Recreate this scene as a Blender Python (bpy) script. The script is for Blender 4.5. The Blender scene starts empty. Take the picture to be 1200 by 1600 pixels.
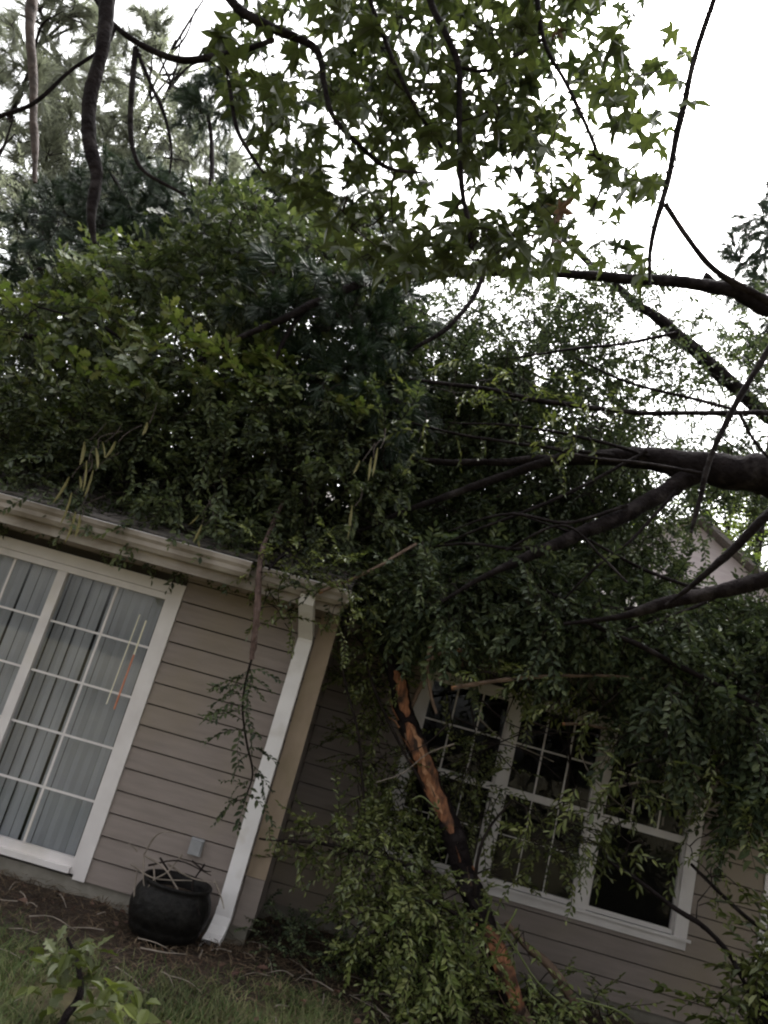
import bpy, math, random
import numpy as np
from mathutils import Matrix, Vector, noise as mnoise

rnd = random.Random(11)
R = np.random.default_rng(11)
sc = bpy.context.scene
col = sc.collection

# ------------------------------------------------------------------ camera
CAM = np.array([0.3357, -5.9377, 1.6978])
YAW, PITCH, ROLL, FPX = -0.038098, 0.267116, 0.273566, 1186.54


def cam_axes():
    cy, sy, cp, sp = math.cos(YAW), math.sin(YAW), math.cos(PITCH), math.sin(PITCH)
    f = np.array([sy * cp, cy * cp, sp]); r0 = np.array([cy, -sy, 0.0]); u0 = np.cross(r0, f)
    cr, sr = math.cos(ROLL), math.sin(ROLL)
    return cr * r0 + sr * u0, -sr * r0 + cr * u0, f


CR, CU, CF = cam_axes()
cd = bpy.data.cameras.new('camera'); cam = bpy.data.objects.new('camera', cd); col.objects.link(cam)
cd.sensor_fit = 'VERTICAL'; cd.sensor_height = 24.0; cd.lens = FPX / 1600 * 24.0
cd.clip_start = 0.05; cd.clip_end = 2000
M = Matrix.Identity(4)
for i in range(3):
    M[i][0], M[i][1], M[i][2], M[i][3] = CR[i], CU[i], -CF[i], CAM[i]
cam.matrix_world = M
sc.camera = cam

# ------------------------------------------------------------------ world, sun, exposure (overcast, after rain)
SUN_EL, SUN_AZ = math.radians(58), math.radians(25)      # azimuth clockwise from +y: high behind the house
w = bpy.data.worlds.new('World'); sc.world = w; w.use_nodes = True
nt = w.node_tree; nt.nodes.clear()
out = nt.nodes.new('ShaderNodeOutputWorld'); bg = nt.nodes.new('ShaderNodeBackground')
sky = nt.nodes.new('ShaderNodeTexSky'); sky.sky_type = 'NISHITA'; sky.sun_disc = False
sky.sun_elevation = SUN_EL; sky.sun_rotation = SUN_AZ
sky.dust_density = 7.0; sky.air_density = 1.0; sky.ozone_density = 1.0
hs = nt.nodes.new('ShaderNodeHueSaturation'); hs.inputs['Saturation'].default_value = 0.10
nt.links.new(sky.outputs[0], hs.inputs['Color']); nt.links.new(hs.outputs[0], bg.inputs['Color'])
bg.inputs['Strength'].default_value = 0.15
nt.links.new(bg.outputs[0], out.inputs['Surface'])
sd = bpy.data.lights.new('sun', 'SUN'); sun = bpy.data.objects.new('sun', sd); col.objects.link(sun)
sd.energy = 0.5; sd.angle = math.radians(25); sd.color = (1.0, 0.965, 0.93)
sdir = Vector((math.sin(SUN_AZ) * math.cos(SUN_EL), math.cos(SUN_AZ) * math.cos(SUN_EL), math.sin(SUN_EL)))
sun.rotation_euler = sdir.to_track_quat('Z', 'Y').to_euler()
vs = sc.view_settings; vs.view_transform = 'Standard'; vs.look = 'None'; vs.exposure = 2.12; vs.gamma = 1.0
vs.use_curve_mapping = False
cy = sc.cycles
cy.use_denoising = True; cy.filter_width = 2.2; cy.max_bounces = 8; cy.transparent_max_bounces = 12
cy.diffuse_bounces = 3; cy.sample_clamp_indirect = 6

# ------------------------------------------------------------------ small helpers


def at(px, py, Y):
    d = CF + CR * (px - 600) / FPX + CU * (800 - py) / FPX
    return CAM + d * ((Y - CAM[1]) / d[1])


def atz(px, py, Z):
    d = CF + CR * (px - 600) / FPX + CU * (800 - py) / FPX
    return CAM + d * ((Z - CAM[2]) / d[2])


def depth(p):
    return float((np.asarray(p) - CAM) @ CF)


class MB:
    """collects vertices and faces (any count of corners) for ONE mesh object"""
    def __init__(s): s.v = []; s.n = 0; s.f = []; s.m = []
    def add(s, V, F, mat=0):
        V = np.asarray(V, float).reshape(-1, 3); F = np.asarray(F, int)
        s.v.append(V); s.f.append(F + s.n); s.m.append(np.full(len(F), mat, int)); s.n += len(V); return s
    def box(s, a, b, mat=0):
        (x0, y0, z0), (x1, y1, z1) = a, b
        V = [(x0, y0, z0), (x1, y0, z0), (x1, y1, z0), (x0, y1, z0), (x0, y0, z1), (x1, y0, z1), (x1, y1, z1), (x0, y1, z1)]
        return s.add(V, [(0, 3, 2, 1), (4, 5, 6, 7), (0, 1, 5, 4), (1, 2, 6, 5), (2, 3, 7, 6), (3, 0, 4, 7)], mat)
    def prism_x(s, prof, x0, x1, mat=0):
        n = len(prof); V = [(x0, y, z) for y, z in prof] + [(x1, y, z) for y, z in prof]
        s.add(V, [(i, (i + 1) % n, n + (i + 1) % n, n + i) for i in range(n)], mat)
        s.f.append(np.array([list(range(n))[::-1]]) + s.n - 2 * n); s.m.append(np.array([mat]))
        s.f.append(np.array([list(range(n, 2 * n))]) + s.n - 2 * n); s.m.append(np.array([mat]))
        return s
    def tube(s, P, rad, sides=6, mat=0, rough=0.0, cap=True):
        P = np.asarray(P, float); k = len(P); rad = np.broadcast_to(np.asarray(rad, float), (k,))
        T = np.gradient(P, axis=0); T /= np.linalg.norm(T, axis=1)[:, None] + 1e-9
        ref = np.array([0, 0, 1.0]) if abs(T[0][2]) < 0.9 else np.array([0, 1.0, 0])
        rings = []
        for i in range(k):
            a = np.cross(T[i], ref); a /= np.linalg.norm(a) + 1e-9; b = np.cross(T[i], a)
            ang = np.linspace(0, 2 * np.pi, sides, endpoint=False)
            rr = rad[i] * (1 + (rough * R.standard_normal(sides) if rough else 0))
            rings.append(P[i] + (np.cos(ang) * rr)[:, None] * a + (np.sin(ang) * rr)[:, None] * b)
        V = np.concatenate(rings); i0 = np.arange(sides); i1 = (i0 + 1) % sides
        F = np.concatenate([np.stack([j * sides + i0, j * sides + i1, (j + 1) * sides + i1, (j + 1) * sides + i0], 1) for j in range(k - 1)])
        s.add(V, F, mat)
        if cap:
            o = s.n - len(V)
            s.f.append(np.array([list(range(sides))]) + o); s.m.append(np.array([mat]))
            s.f.append(np.array([list(range(sides))[::-1]]) + o + (k - 1) * sides); s.m.append(np.array([mat]))
        return s
    def lathe(s, prof, c, sides=28, mat=0):
        ang = np.linspace(0, 2 * np.pi, sides, endpoint=False); V = []
        for r, z in prof: V += [(c[0] + r * math.cos(a), c[1] + r * math.sin(a), c[2] + z) for a in ang]
        i0 = np.arange(sides); i1 = (i0 + 1) % sides
        F = np.concatenate([np.stack([j * sides + i0, j * sides + i1, (j + 1) * sides + i1, (j + 1) * sides + i0], 1) for j in range(len(prof) - 1)])
        return s.add(V, F, mat)
    def mesh(s, name, mats, smooth=False):
        me = bpy.data.meshes.new(name); V = np.concatenate(s.v).astype(np.float32)
        me.vertices.add(len(V)); me.vertices.foreach_set('co', V.ravel())
        lv = np.concatenate([f.ravel() for f in s.f]).astype(np.int32)
        lt = np.concatenate([np.full(len(f), f.shape[1]) for f in s.f]).astype(np.int32)
        ls = np.concatenate([[0], np.cumsum(lt)[:-1]]).astype(np.int32)
        me.loops.add(len(lv)); me.loops.foreach_set('vertex_index', lv)
        me.polygons.add(len(lt)); me.polygons.foreach_set('loop_start', ls); me.polygons.foreach_set('loop_total', lt)
        me.polygons.foreach_set('material_index', np.concatenate(s.m).astype(np.int32))
        me.polygons.foreach_set('use_smooth', np.full(len(lt), bool(smooth)))
        me.update(calc_edges=True); me.validate()
        for m in (mats if isinstance(mats, (list, tuple)) else [mats]): me.materials.append(m)
        return me
    def build(s, name, mats, parent=None, smooth=False, kind=None):
        o = bpy.data.objects.new(name, s.mesh(name, mats, smooth)); return link(o, parent, kind)


def link(o, parent=None, kind=None):
    col.objects.link(o)
    if parent is not None:
        o.parent = parent; o.matrix_parent_inverse = Matrix.Translation(parent_loc(parent)).inverted()
    if kind: o['kind'] = kind
    return o


LOC = {}
def parent_loc(p):
    return LOC.get(p.name, Vector((0, 0, 0)))


def thing(name, label, cat, loc=(0, 0, 0), group=None):
    o = bpy.data.objects.new(name, None); col.objects.link(o); o.location = Vector([float(c) for c in loc]); o.empty_display_size = 0.2
    LOC[o.name] = o.location.copy(); tag(o, label, cat, group); return o


def tag(o, label, cat, group=None):
    o['label'] = label; o['category'] = cat
    if group: o['group'] = group
    return o


def smooth_path(pts, n=8):
    P = np.asarray(pts, float); k = len(P)
    if k < 3:
        t = np.linspace(0, 1, n + 1)[:, None]; return P[0] * (1 - t) + P[-1] * t
    E = np.vstack([2 * P[0] - P[1], P, 2 * P[-1] - P[-2]]); outp = []
    for i in range(1, k):
        p0, p1, p2, p3 = E[i - 1], E[i], E[i + 1], E[i + 2]
        for t in np.linspace(0, 1, n, endpoint=False):
            outp.append(0.5 * ((2 * p1) + (-p0 + p2) * t + (2 * p0 - 5 * p1 + 4 * p2 - p3) * t * t + (-p0 + 3 * p1 - 3 * p2 + p3) * t ** 3))
    outp.append(P[-1]); return np.array(outp)


def rand_rot(axis_dir, roll):
    """matrix with y axis along axis_dir, z as near up as can be, rolled"""
    y = axis_dir / (np.linalg.norm(axis_dir) + 1e-9)
    z = np.array([0, 0, 1.0]) - y * y[2]
    if np.linalg.norm(z) < 0.15: z = np.array([0, 1.0, 0]) - y * y[1]
    z /= np.linalg.norm(z); x = np.cross(y, z)
    c, s = math.cos(roll), math.sin(roll)
    return np.stack([c * x + s * z, y, -s * x + c * z], 1)


# ------------------------------------------------------------------ materials
def new_mat(name):
    m = bpy.data.materials.new(name); m.use_nodes = True; nt = m.node_tree
    b = nt.nodes['Principled BSDF']; return m, nt, b


def noise_mat(name, c1, c2, scale=6, rough=0.7, bump=0.0, stretch=(1, 1, 1), spec=0.3, detail=6, c3=None, scale2=1.2, thr=(0.5, 0.7), bscale=None):
    m, nt, b = new_mat(name); N = nt.nodes.new; L = nt.links.new
    tc = N('ShaderNodeTexCoord'); mp = N('ShaderNodeMapping'); mp.inputs['Scale'].default_value = stretch
    L(tc.outputs['Object'], mp.inputs['Vector'])
    nz = N('ShaderNodeTexNoise'); nz.inputs['Scale'].default_value = scale; nz.inputs['Detail'].default_value = detail
    L(mp.outputs[0], nz.inputs['Vector'])
    cr = N('ShaderNodeValToRGB'); cr.color_ramp.elements[0].position = 0.32; cr.color_ramp.elements[1].position = 0.68
    cr.color_ramp.elements[0].color = (*c1, 1); cr.color_ramp.elements[1].color = (*c2, 1)
    L(nz.outputs['Fac'], cr.inputs['Fac']); src = cr.outputs[0]
    if c3 is not None:
        n2 = N('ShaderNodeTexNoise'); n2.inputs['Scale'].default_value = scale2; n2.inputs['Detail'].default_value = 5
        L(tc.outputs['Object'], n2.inputs['Vector'])
        r2 = N('ShaderNodeMapRange'); r2.inputs[1].default_value = thr[0]; r2.inputs[2].default_value = thr[1]
        L(n2.outputs['Fac'], r2.inputs[0])
        mx = N('ShaderNodeMixRGB'); mx.inputs[2].default_value = (*c3, 1)
        L(r2.outputs[0], mx.inputs[0]); L(src, mx.inputs[1]); src = mx.outputs[0]
    L(src, b.inputs['Base Color']); b.inputs['Roughness'].default_value = rough; b.inputs['Specular IOR Level'].default_value = spec
    if bump:
        bp = N('ShaderNodeBump'); bp.inputs['Strength'].default_value = bump; bp.inputs['Distance'].default_value = 0.02
        if bscale:
            nb = N('ShaderNodeTexNoise'); nb.inputs['Scale'].default_value = bscale; nb.inputs['Detail'].default_value = 8
            L(mp.outputs[0], nb.inputs['Vector']); L(nb.outputs['Fac'], bp.inputs['Height'])
        else: L(nz.outputs['Fac'], bp.inputs['Height'])
        L(bp.outputs[0], b.inputs['Normal'])
    return m


def leaf_mat(name, cols, trans=0.3, rough=0.42, spec=0.35, tint=(1.15, 1.25, 0.7)):
    m, nt, b = new_mat(name); N = nt.nodes.new; L = nt.links.new
    g = N('ShaderNodeNewGeometry'); cr = N('ShaderNodeValToRGB'); e = cr.color_ramp.elements
    e[0].position = 0; e[0].color = (*cols[0], 1); e[1].position = 1; e[1].color = (*cols[-1], 1)
    for i, c in enumerate(cols[1:-1]): q = e.new((i + 1) / (len(cols) - 1)); q.color = (*c, 1)
    L(g.outputs['Random Per Island'], cr.inputs['Fac'])
    tc = N('ShaderNodeTexCoord'); nz = N('ShaderNodeTexNoise'); nz.inputs['Scale'].default_value = 1.1; nz.inputs['Detail'].default_value = 3
    L(tc.outputs['Object'], nz.inputs['Vector'])
    mr = N('ShaderNodeMapRange'); mr.inputs[1].default_value = .3; mr.inputs[2].default_value = .7; mr.inputs[3].default_value = .6; mr.inputs[4].default_value = 1.5
    L(nz.outputs['Fac'], mr.inputs[0])
    ml = N('ShaderNodeMixRGB'); ml.blend_type = 'MULTIPLY'; ml.inputs[0].default_value = 1
    L(cr.outputs[0], ml.inputs[1]); L(mr.outputs[0], ml.inputs[2])
    L(ml.outputs[0], b.inputs['Base Color']); b.inputs['Roughness'].default_value = rough; b.inputs['Specular IOR Level'].default_value = spec
    t = N('ShaderNodeBsdfTranslucent'); gm = N('ShaderNodeMixRGB'); gm.blend_type = 'MULTIPLY'; gm.inputs[0].default_value = 1
    gm.inputs[2].default_value = (*tint, 1); L(ml.outputs[0], gm.inputs[1]); L(gm.outputs[0], t.inputs['Color'])
    mx = N('ShaderNodeMixShader'); mx.inputs[0].default_value = trans
    L(b.outputs[0], mx.inputs[1]); L(t.outputs[0], mx.inputs[2]); L(mx.outputs[0], nt.nodes['Material Output'].inputs['Surface'])
    return m


def glass_mat(name, tint=0.92, rough=0.02, refl=.04):
    m, nt, b = new_mat(name); N = nt.nodes.new; L = nt.links.new; nt.nodes.remove(b)
    lw = N('ShaderNodeLayerWeight'); lw.inputs['Blend'].default_value = .5
    pw = N('ShaderNodeMath'); pw.operation = 'POWER'; pw.inputs[1].default_value = 4.0; L(lw.outputs['Facing'], pw.inputs[0])
    f = N('ShaderNodeMath'); f.operation = 'MULTIPLY_ADD'; f.inputs[1].default_value = .9; f.inputs[2].default_value = refl; L(pw.outputs[0], f.inputs[0])
    tr = N('ShaderNodeBsdfTransparent'); tr.inputs[0].default_value = (tint, tint, tint, 1)
    gl = N('ShaderNodeBsdfGlossy'); gl.inputs['Roughness'].default_value = rough
    mx = N('ShaderNodeMixShader'); L(f.outputs[0], mx.inputs[0]); L(tr.outputs[0], mx.inputs[1]); L(gl.outputs[0], mx.inputs[2])
    L(mx.outputs[0], nt.nodes['Material Output'].inputs['Surface']); return m


K = {}
K['siding'] = noise_mat('siding_paint', (.213, .177, .160), (.258, .216, .197), 3, .75, .25, (1, 1, 8), c3=(.25, .205, .152), scale2=.9, thr=(.48, .75), bscale=40)
K['shadow_sheath'] = noise_mat('shadow_sheathing', (.03, .025, .022), (.045, .04, .035), 4)  # wall core, near-black so board gaps carry the lap shadows in colour
K['trim'] = noise_mat('white_trim', (.60, .56, .555), (.70, .66, .655), 5, .5, .05, c3=(.52, .47, .38), scale2=1.6, thr=(.58, .85))
K['gutter'] = noise_mat('gutter_paint', (.30, .26, .235), (.42, .375, .345), 6, .45, .05, (1, 1, 4), c3=(.13, .105, .075), scale2=2.4, thr=(.42, .7))
K['spout'] = noise_mat('spout_paint', (.70, .67, .68), (.78, .75, .76), 7, .4, .03, c3=(.52, .47, .42), scale2=4, thr=(.6, .85))
K['soffit'] = noise_mat('soffit', (.24, .2, .17), (.3, .25, .21), 5)
K['shingle'] = noise_mat('shingle', (.07, .065, .06), (.16, .14, .13), 30, .9, .4)
K['concrete'] = noise_mat('concrete', (.16, .145, .12), (.24, .22, .19), 9, .9, .3)
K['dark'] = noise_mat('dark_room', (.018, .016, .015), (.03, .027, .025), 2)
K['blind'] = noise_mat('blind', (.33, .345, .37), (.42, .435, .46), 3, .6)  # cool tint puts the sky's reflection in the glass into the slats
K['glass'] = glass_mat('glass')
K['glass_dark'] = glass_mat('glass_dark', .85, refl=.018)
K['cream'] = noise_mat('cream_glint', (.85, .8, .6), (.9, .86, .7), 9)
K['red'] = noise_mat('red_glint', (.6, .2, .11), (.7, .3, .18), 9)
K['pot'] = noise_mat('cast_iron', (.005, .0045, .0045), (.012, .011, .010), 20, .5, .6, spec=.12)
K['soil'] = noise_mat('soil', (.02, .014, .01), (.05, .033, .02), 20, .95, .6)
K['ground'] = noise_mat('lawn_soil', (.045, .038, .02), (.085, .075, .035), 7, .95, .6, c3=(.05, .035, .022), scale2=1.5)
K['mulch'] = noise_mat('mulch', (.018, .013, .010), (.060, .040, .028), 34, .95, 1.0, c3=(.03, .022, .017), scale2=3)
K['litter'] = leaf_mat('litter', [(.02, .015, .012), (.085, .058, .038), (.16, .12, .08), (.03, .024, .018), (.10, .058, .04)], .05, .8, .1)
K['bark'] = noise_mat('bark_dark', (.008, .006, .0065), (.018, .014, .0145), 14, .85, 1.0, (1, 1, 1), spec=.06, c3=(.04, .034, .034), scale2=7, thr=(.55, .75), bscale=30)
K['barkwet'] = noise_mat('bark_twig', (.012, .009, .009), (.026, .02, .018), 12, .85, .5, spec=.08)
K['barktan'] = noise_mat('bark_tan', (.07, .045, .032), (.15, .1, .07), 14, .8, .7)
K['barkred'] = noise_mat('bark_red', (.05, .03, .026), (.13, .085, .075), 22, .8, .7, c3=(.2, .15, .14), scale2=18, thr=(.6, .7))
K['barkbrown'] = noise_mat('bark_brown', (.03, .022, .019), (.07, .05, .043), 22, .85, .8)
K['orange'] = noise_mat('peeled_wood', (.09, .035, .018), (.34, .145, .07), 22, .75, .9, (1.6, 1.6, .3), c3=(.03, .016, .011), scale2=7, thr=(.44, .62))
K['brokenwood'] = noise_mat('broken_wood', (.2, .085, .04), (.42, .23, .13), 30, .75, .5)
K['stickgrey'] = noise_mat('dead_stick', (.13, .11, .09), (.24, .2, .17), 16, .85, .5)
K['leaf_oak'] = leaf_mat('leaf_oak', [(.025, .034, .020), (.044, .056, .029), (.062, .078, .037), (.095, .108, .050)], .28, .45, .22)
K['leaf_dark'] = leaf_mat('leaf_dark', [(.025, .036, .022), (.045, .061, .033), (.068, .088, .045), (.105, .122, .062)], .25, .45, .2)
K['leaf_pale'] = leaf_mat('leaf_pale', [(.06, .085, .024), (.085, .11, .032), (.11, .13, .042), (.10, .10, .04)], .3)
K['leaf_star'] = leaf_mat('leaf_star', [(.020, .028, .014), (.036, .046, .020), (.056, .068, .027), (.085, .096, .038)], .34, .4)
K['leaf_brown'] = leaf_mat('leaf_brown', [(.05, .026, .02), (.085, .045, .033), (.13, .075, .055)], .25, .7)
K['leaf_myrtle'] = leaf_mat('leaf_myrtle', [(.045, .058, .017), (.078, .098, .026), (.12, .14, .042), (.20, .21, .085)], .3, .35, .5)
K['leaf_lime'] = leaf_mat('leaf_lime', [(.13, .17, .04), (.2, .23, .07), (.17, .2, .05)], .3)
K['needle'] = leaf_mat('needle', [(.012, .024, .014), (.02, .036, .02), (.032, .05, .024)], .12, .5)
K['leaf_hazed'] = leaf_mat('leaf_hazed', [(.15, .16, .13), (.19, .2, .165), (.22, .23, .19), (.16, .17, .14)], .4, .7, .1, (1.05, 1.1, .85))  # leaf colour greyed and lightened to put in glare and haze
K['leaf_sunlit_tone'] = leaf_mat('leaf_sunlit_tone', [(.1, .14, .035), (.15, .19, .05), (.19, .22, .07)], .4, .6, .2)  # lighter yellow-green, sunlight put into the leaf colour
K['grass'] = leaf_mat('grass', [(.032, .054, .018), (.065, .095, .03), (.10, .12, .045), (.16, .15, .08), (.05, .08, .026)], .25, .6, .2)
K['pod'] = leaf_mat('pod', [(.13, .12, .05), (.20, .18, .085), (.16, .14, .065)], .25, .6, .2)
K['box'] = noise_mat('outlet_grey', (.25, .25, .26), (.34, .34, .35), 9, .5)
K['pinkwall'] = noise_mat('pink_siding', (.37, .32, .33), (.44, .39, .40), 3, .8, .1, (1, 1, 8))

# ------------------------------------------------------------------ ground (setting)
g = MB(); g.add([(-300, -300, 0), (300, -300, 0), (300, 400, 0), (-300, 400, 0)], [(0, 1, 2, 3)])
g.build('ground', K['ground'], kind='structure')
# mulch bed along the walls: a bumpy sheet
nx, ny = 110, 22; V = []; F = []
for j in range(ny + 1):
    for i in range(nx + 1):
        x = -6 + 11.5 * i / nx; edge = -1.0 + .25 * math.sin(x * 1.7) + .12 * math.sin(x * 4.3)
        y = edge + (0.0 if 0 else 1) * (j / ny) * ((-.02 if x < .02 else .88) - edge)
        hgt = .006 + .055 * (j / ny) ** .7 * (.6 + mnoise.noise(Vector((x * 3, y * 3, 0))) * .6)
        V.append((x, y, max(.006, hgt) if j else .001))
for j in range(ny):
    for i in range(nx): a = j * (nx + 1) + i; F.append((a, a + 1, a + nx + 2, a + nx + 1))
MB().add(V, F).build('mulch_bed', K['mulch'], smooth=True, kind='structure')

# ------------------------------------------------------------------ the house
E_ = 0.159; ZS = 0.14
house = thing('house', 'tan lap-sided house with sliding door and triple window under fallen trees', 'house', (0, 0, 0))
YR = 0.9
ROOF = lambda y: 2.60 + (y + .42) * .42
wall = MB().box((-6, .03, .14), (-3.12, .15, 2.5)).box((-1.23, .03, .14), (-.012, .15, 2.5)).box((-3.12, .03, 2.315), (-1.23, .15, 2.5)) \
    .build('front_wall', K['shadow_sheath'], house)
rwall = MB().box((-.012, .03, .14), (-.15, .90, 2.5)).build('return_wall', K['shadow_sheath'], house)
bwall = MB().box((-.15, YR + .03, .14), (.79, YR + .15, 2.6)).box((.79, YR + .03, .14), (3.40, YR + .15, .655)).box((3.40, YR + .03, .14), (3.98, YR + .15, 2.6)) \
    .box((.79, YR + .03, 2.30), (3.40, YR + .15, 2.6)).box((4.9, YR + .03, .14), (7, YR + .15, 2.6)).box((3.98, YR + .03, 2.3), (4.9, YR + .15, 2.6)).build('recessed_wall', K['shadow_sheath'], house)
fnd = MB().box((-6, .012, -.2), (-.02, .3, .1385)).box((-.02, YR + .012, -.2), (7, YR + .3, .1385)).box((-.3, .3, -.2), (-.02, YR + .012, .1385)).build('foundation', K['concrete'], house)
board_cache = {}


def board(parent, x0, x1, z0, z1, y, first=False):
    """one lap board whose lower edge stands proud"""
    jx = rnd.uniform(-.0015, .0015)
    prof = [(y + .03, z0 + .002), (y - .012 + jx, z0), (y - .0125 + jx, z0 + .003), (y - .002, z1), (y + .03, z1)]
    return MB().prism_x(prof, x0, x1).build('siding_board', K['siding'], parent)


for k in range(15):
    z0, z1 = ZS + k * E_, ZS + (k + 1) * E_ - .009
    if z1 > 2.44: z1 = 2.44
    board(wall, -1.222, -.137, z0, z1, 0)
    board(wall, -6, -3.12, z0, z1, 0)
    # return wall boards (face +x)
    prof = [(-.03, z0 + .002), (.0115, z0), (.012, z0 + .003), (.002, z1), (-.03, z1)]
    Vv = [(x - .012, .003, z) for x, z in prof] + [(x - .012, YR + .02, z) for x, z in prof]
    q = MB(); q.add(Vv, [(i, (i + 1) % 5, 5 + (i + 1) % 5, 5 + i) for i in range(5)]); q.f.append(np.array([[4, 3, 2, 1, 0]])); q.m.append(np.array([0])); q.f.append(np.array([[5, 6, 7, 8, 9]])); q.m.append(np.array([0]))
    q.build('siding_board', K['siding'], rwall)
    board(bwall, 0.0, .782, z0, z1, YR)
    if z0 < .62: board(bwall, .782, 3.402, z0, min(z1, .648), YR)
    board(bwall, 3.402, 3.975, z0, z1, YR)
    board(bwall, 4.9, 7, z0, z1, YR)

K['corner'] = noise_mat('corner_paint', (.25, .19, .14), (.31, .24, .18), 4, .7, .1, (3, 3, 1), c3=(.2, .16, .10), scale2=3, thr=(.5, .75))
MB().box((-.135, -.022, .47), (.006, .0, 2.384)).build('corner_board', K['corner'], house)
MB().box((-.133, -.0205, .142), (.0045, .0, .466)).build('corner_board', K['siding'], house)
# eaves: fascia, soffit, gutter, roof ------------------------------------------------
MB().box((-6, -.40, 2.375), (.02, -.375, 2.56)).build('fascia', K['gutter'], house)
MB().box((-6, -.372, 2.385), (.015, .02, 2.40)).build('soffit', K['soffit'], house)
gp = [(-.402, 2.445), (-.47, 2.445), (-.495, 2.475), (-.497, 2.505), (-.515, 2.528), (-.520, 2.560), (-.508, 2.562), (-.506, 2.535), (-.485, 2.51), (-.483, 2.48), (-.465, 2.457), (-.402, 2.457)]
gut = MB().prism_x(gp, -6, -.69).build('gutter', K['gutter'], house)
MB().prism_x([(y + .004, z - .012) for y, z in gp], -.60, .05).build('gutter', K['gutter'], house)
MB().box((-.005 + .052, -.52, 2.44), (.058, -.402, 2.553)).build('end_cap', K['gutter'], house)
MB().box((-6, -.506, 2.552), (-.69, -.49, 2.5665)).build('gutter_highlight', K['spout'], house)  # whitish strip along the rim, painting in the gutter's highlight
MB().box((-.60, -.503, 2.540), (.05, -.486, 2.5545)).build('gutter_highlight', K['spout'], house)
# recessed eave
MB().box((.03, YR - .37, 2.385), (7, YR + .02, 2.40)).build('soffit', K['soffit'], house)
MB().box((.03, YR - .40, 2.38), (7, YR - .375, 2.54)).build('fascia', K['gutter'], house)
MB().prism_x([(y + YR, z) for y, z in gp], .06, 7).build('gutter', K['gutter'], house)
roof = MB()
roof.add([(-6.2, -.42, ROOF(-.42) - .03), (.05, -.42, ROOF(-.42) - .03), (.05, 4.6, ROOF(4.6) - .03), (-6.2, 4.6, ROOF(4.6) - .03)], [(0, 1, 2, 3)])
roof.add([(.05, YR - .42, ROOF(YR - .42) - .36), (7.2, YR - .42, ROOF(YR - .42) - .36), (7.2, 4.6, ROOF(4.6) - .36), (.05, 4.6, ROOF(4.6) - .36)], [(0, 1, 2, 3)])
roof.add([(-6.2, 4.6, ROOF(4.6) - .03), (7.2, 4.6, ROOF(4.6) - .03), (7.2, 10, ROOF(-.6)), (-6.2, 10, ROOF(-.6))], [(0, 1, 2, 3)])
roof.add([(-6.2, 9.9, 0), (7.2, 9.9, 0), (7.2, 9.9, 2.6), (-6.2, 9.9, 2.6)], [(0, 1, 2, 3)])
roof = roof.build('roof', K['shingle'], house)
for j in range(24):
    y0 = -.44 + j * .16
    for xa, xb, dz in ((-6.2, .05, 0.0), (.05, 7.2, -.33)):
        if xa > 0 and y0 < YR - .44: continue
        z0, z1 = ROOF(y0) + dz, ROOF(y0 + .2) + dz
        m = MB(); m.add([(xa, y0, z0 - .006), (xb, y0, z0 - .006), (xb, y0, z0 + .008), (xa, y0, z0 + .008), (xb, y0 + .2, z1 - .012), (xa, y0 + .2, z1 - .012)], [(0, 1, 2, 3), (3, 2, 4, 5)])
        m.build('shingle_course', K['shingle'], roof)

# downspout: outlet elbow, straight pipe, kick-out -------------------------------------


def duct(P, wx, wy):
    """rectangular pipe swept along points in a yz plane, open at the far end"""
    P = np.asarray(P, float); T = np.gradient(P, axis=0); T /= np.linalg.norm(T, axis=1)[:, None]
    m = MB(); V = []
    for p, t in zip(P, T):
        nrm = np.cross([1, 0, 0], t)
        for sx, sn in ((-1, -1), (1, -1), (1, 1), (-1, 1)): V.append(p + np.array([sx * wx / 2, 0, 0]) + nrm * sn * wy / 2)
        for sx, sn in ((-1, -1), (1, -1), (1, 1), (-1, 1)): V.append(p + np.array([sx * (wx / 2 - .004), 0, 0]) + nrm * sn * (wy / 2 - .004))
    F = []
    for j in range(len(P) - 1):
        for i in range(4):
            a, b = j * 8 + i, j * 8 + (i + 1) % 4; F.append((a, b, b + 8, a + 8)); F.append((a + 4, a + 12, b + 12, b + 4))
    e = (len(P) - 1) * 8
    for i in range(4): F.append((e + i, e + (i + 1) % 4, e + 4 + (i + 1) % 4, e + 4 + i))
    return m.add(V, F)


XS = -.203
sp = duct([(XS, -.07, 2.16), (XS, -.07, 1.6), (XS, -.07, 1.0), (XS, -.07, .22)], .112, .075).build('downspout', K['spout'], house)
duct([(XS - .035, -.445, 2.45), (XS - .035, -.44, 2.40), (XS - .02, -.36, 2.34), (XS - .008, -.16, 2.24), (XS, -.085, 2.19), (XS, -.07, 2.13)], .108, .07).build('elbow', K['spout'], sp)
duct([(XS, -.07, .25), (XS, -.07, .19), (XS - .006, -.10, .12), (XS - .012, -.17, .065), (XS - .018, -.27, .045)], .118, .08).build('elbow', K['spout'], sp)

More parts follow.
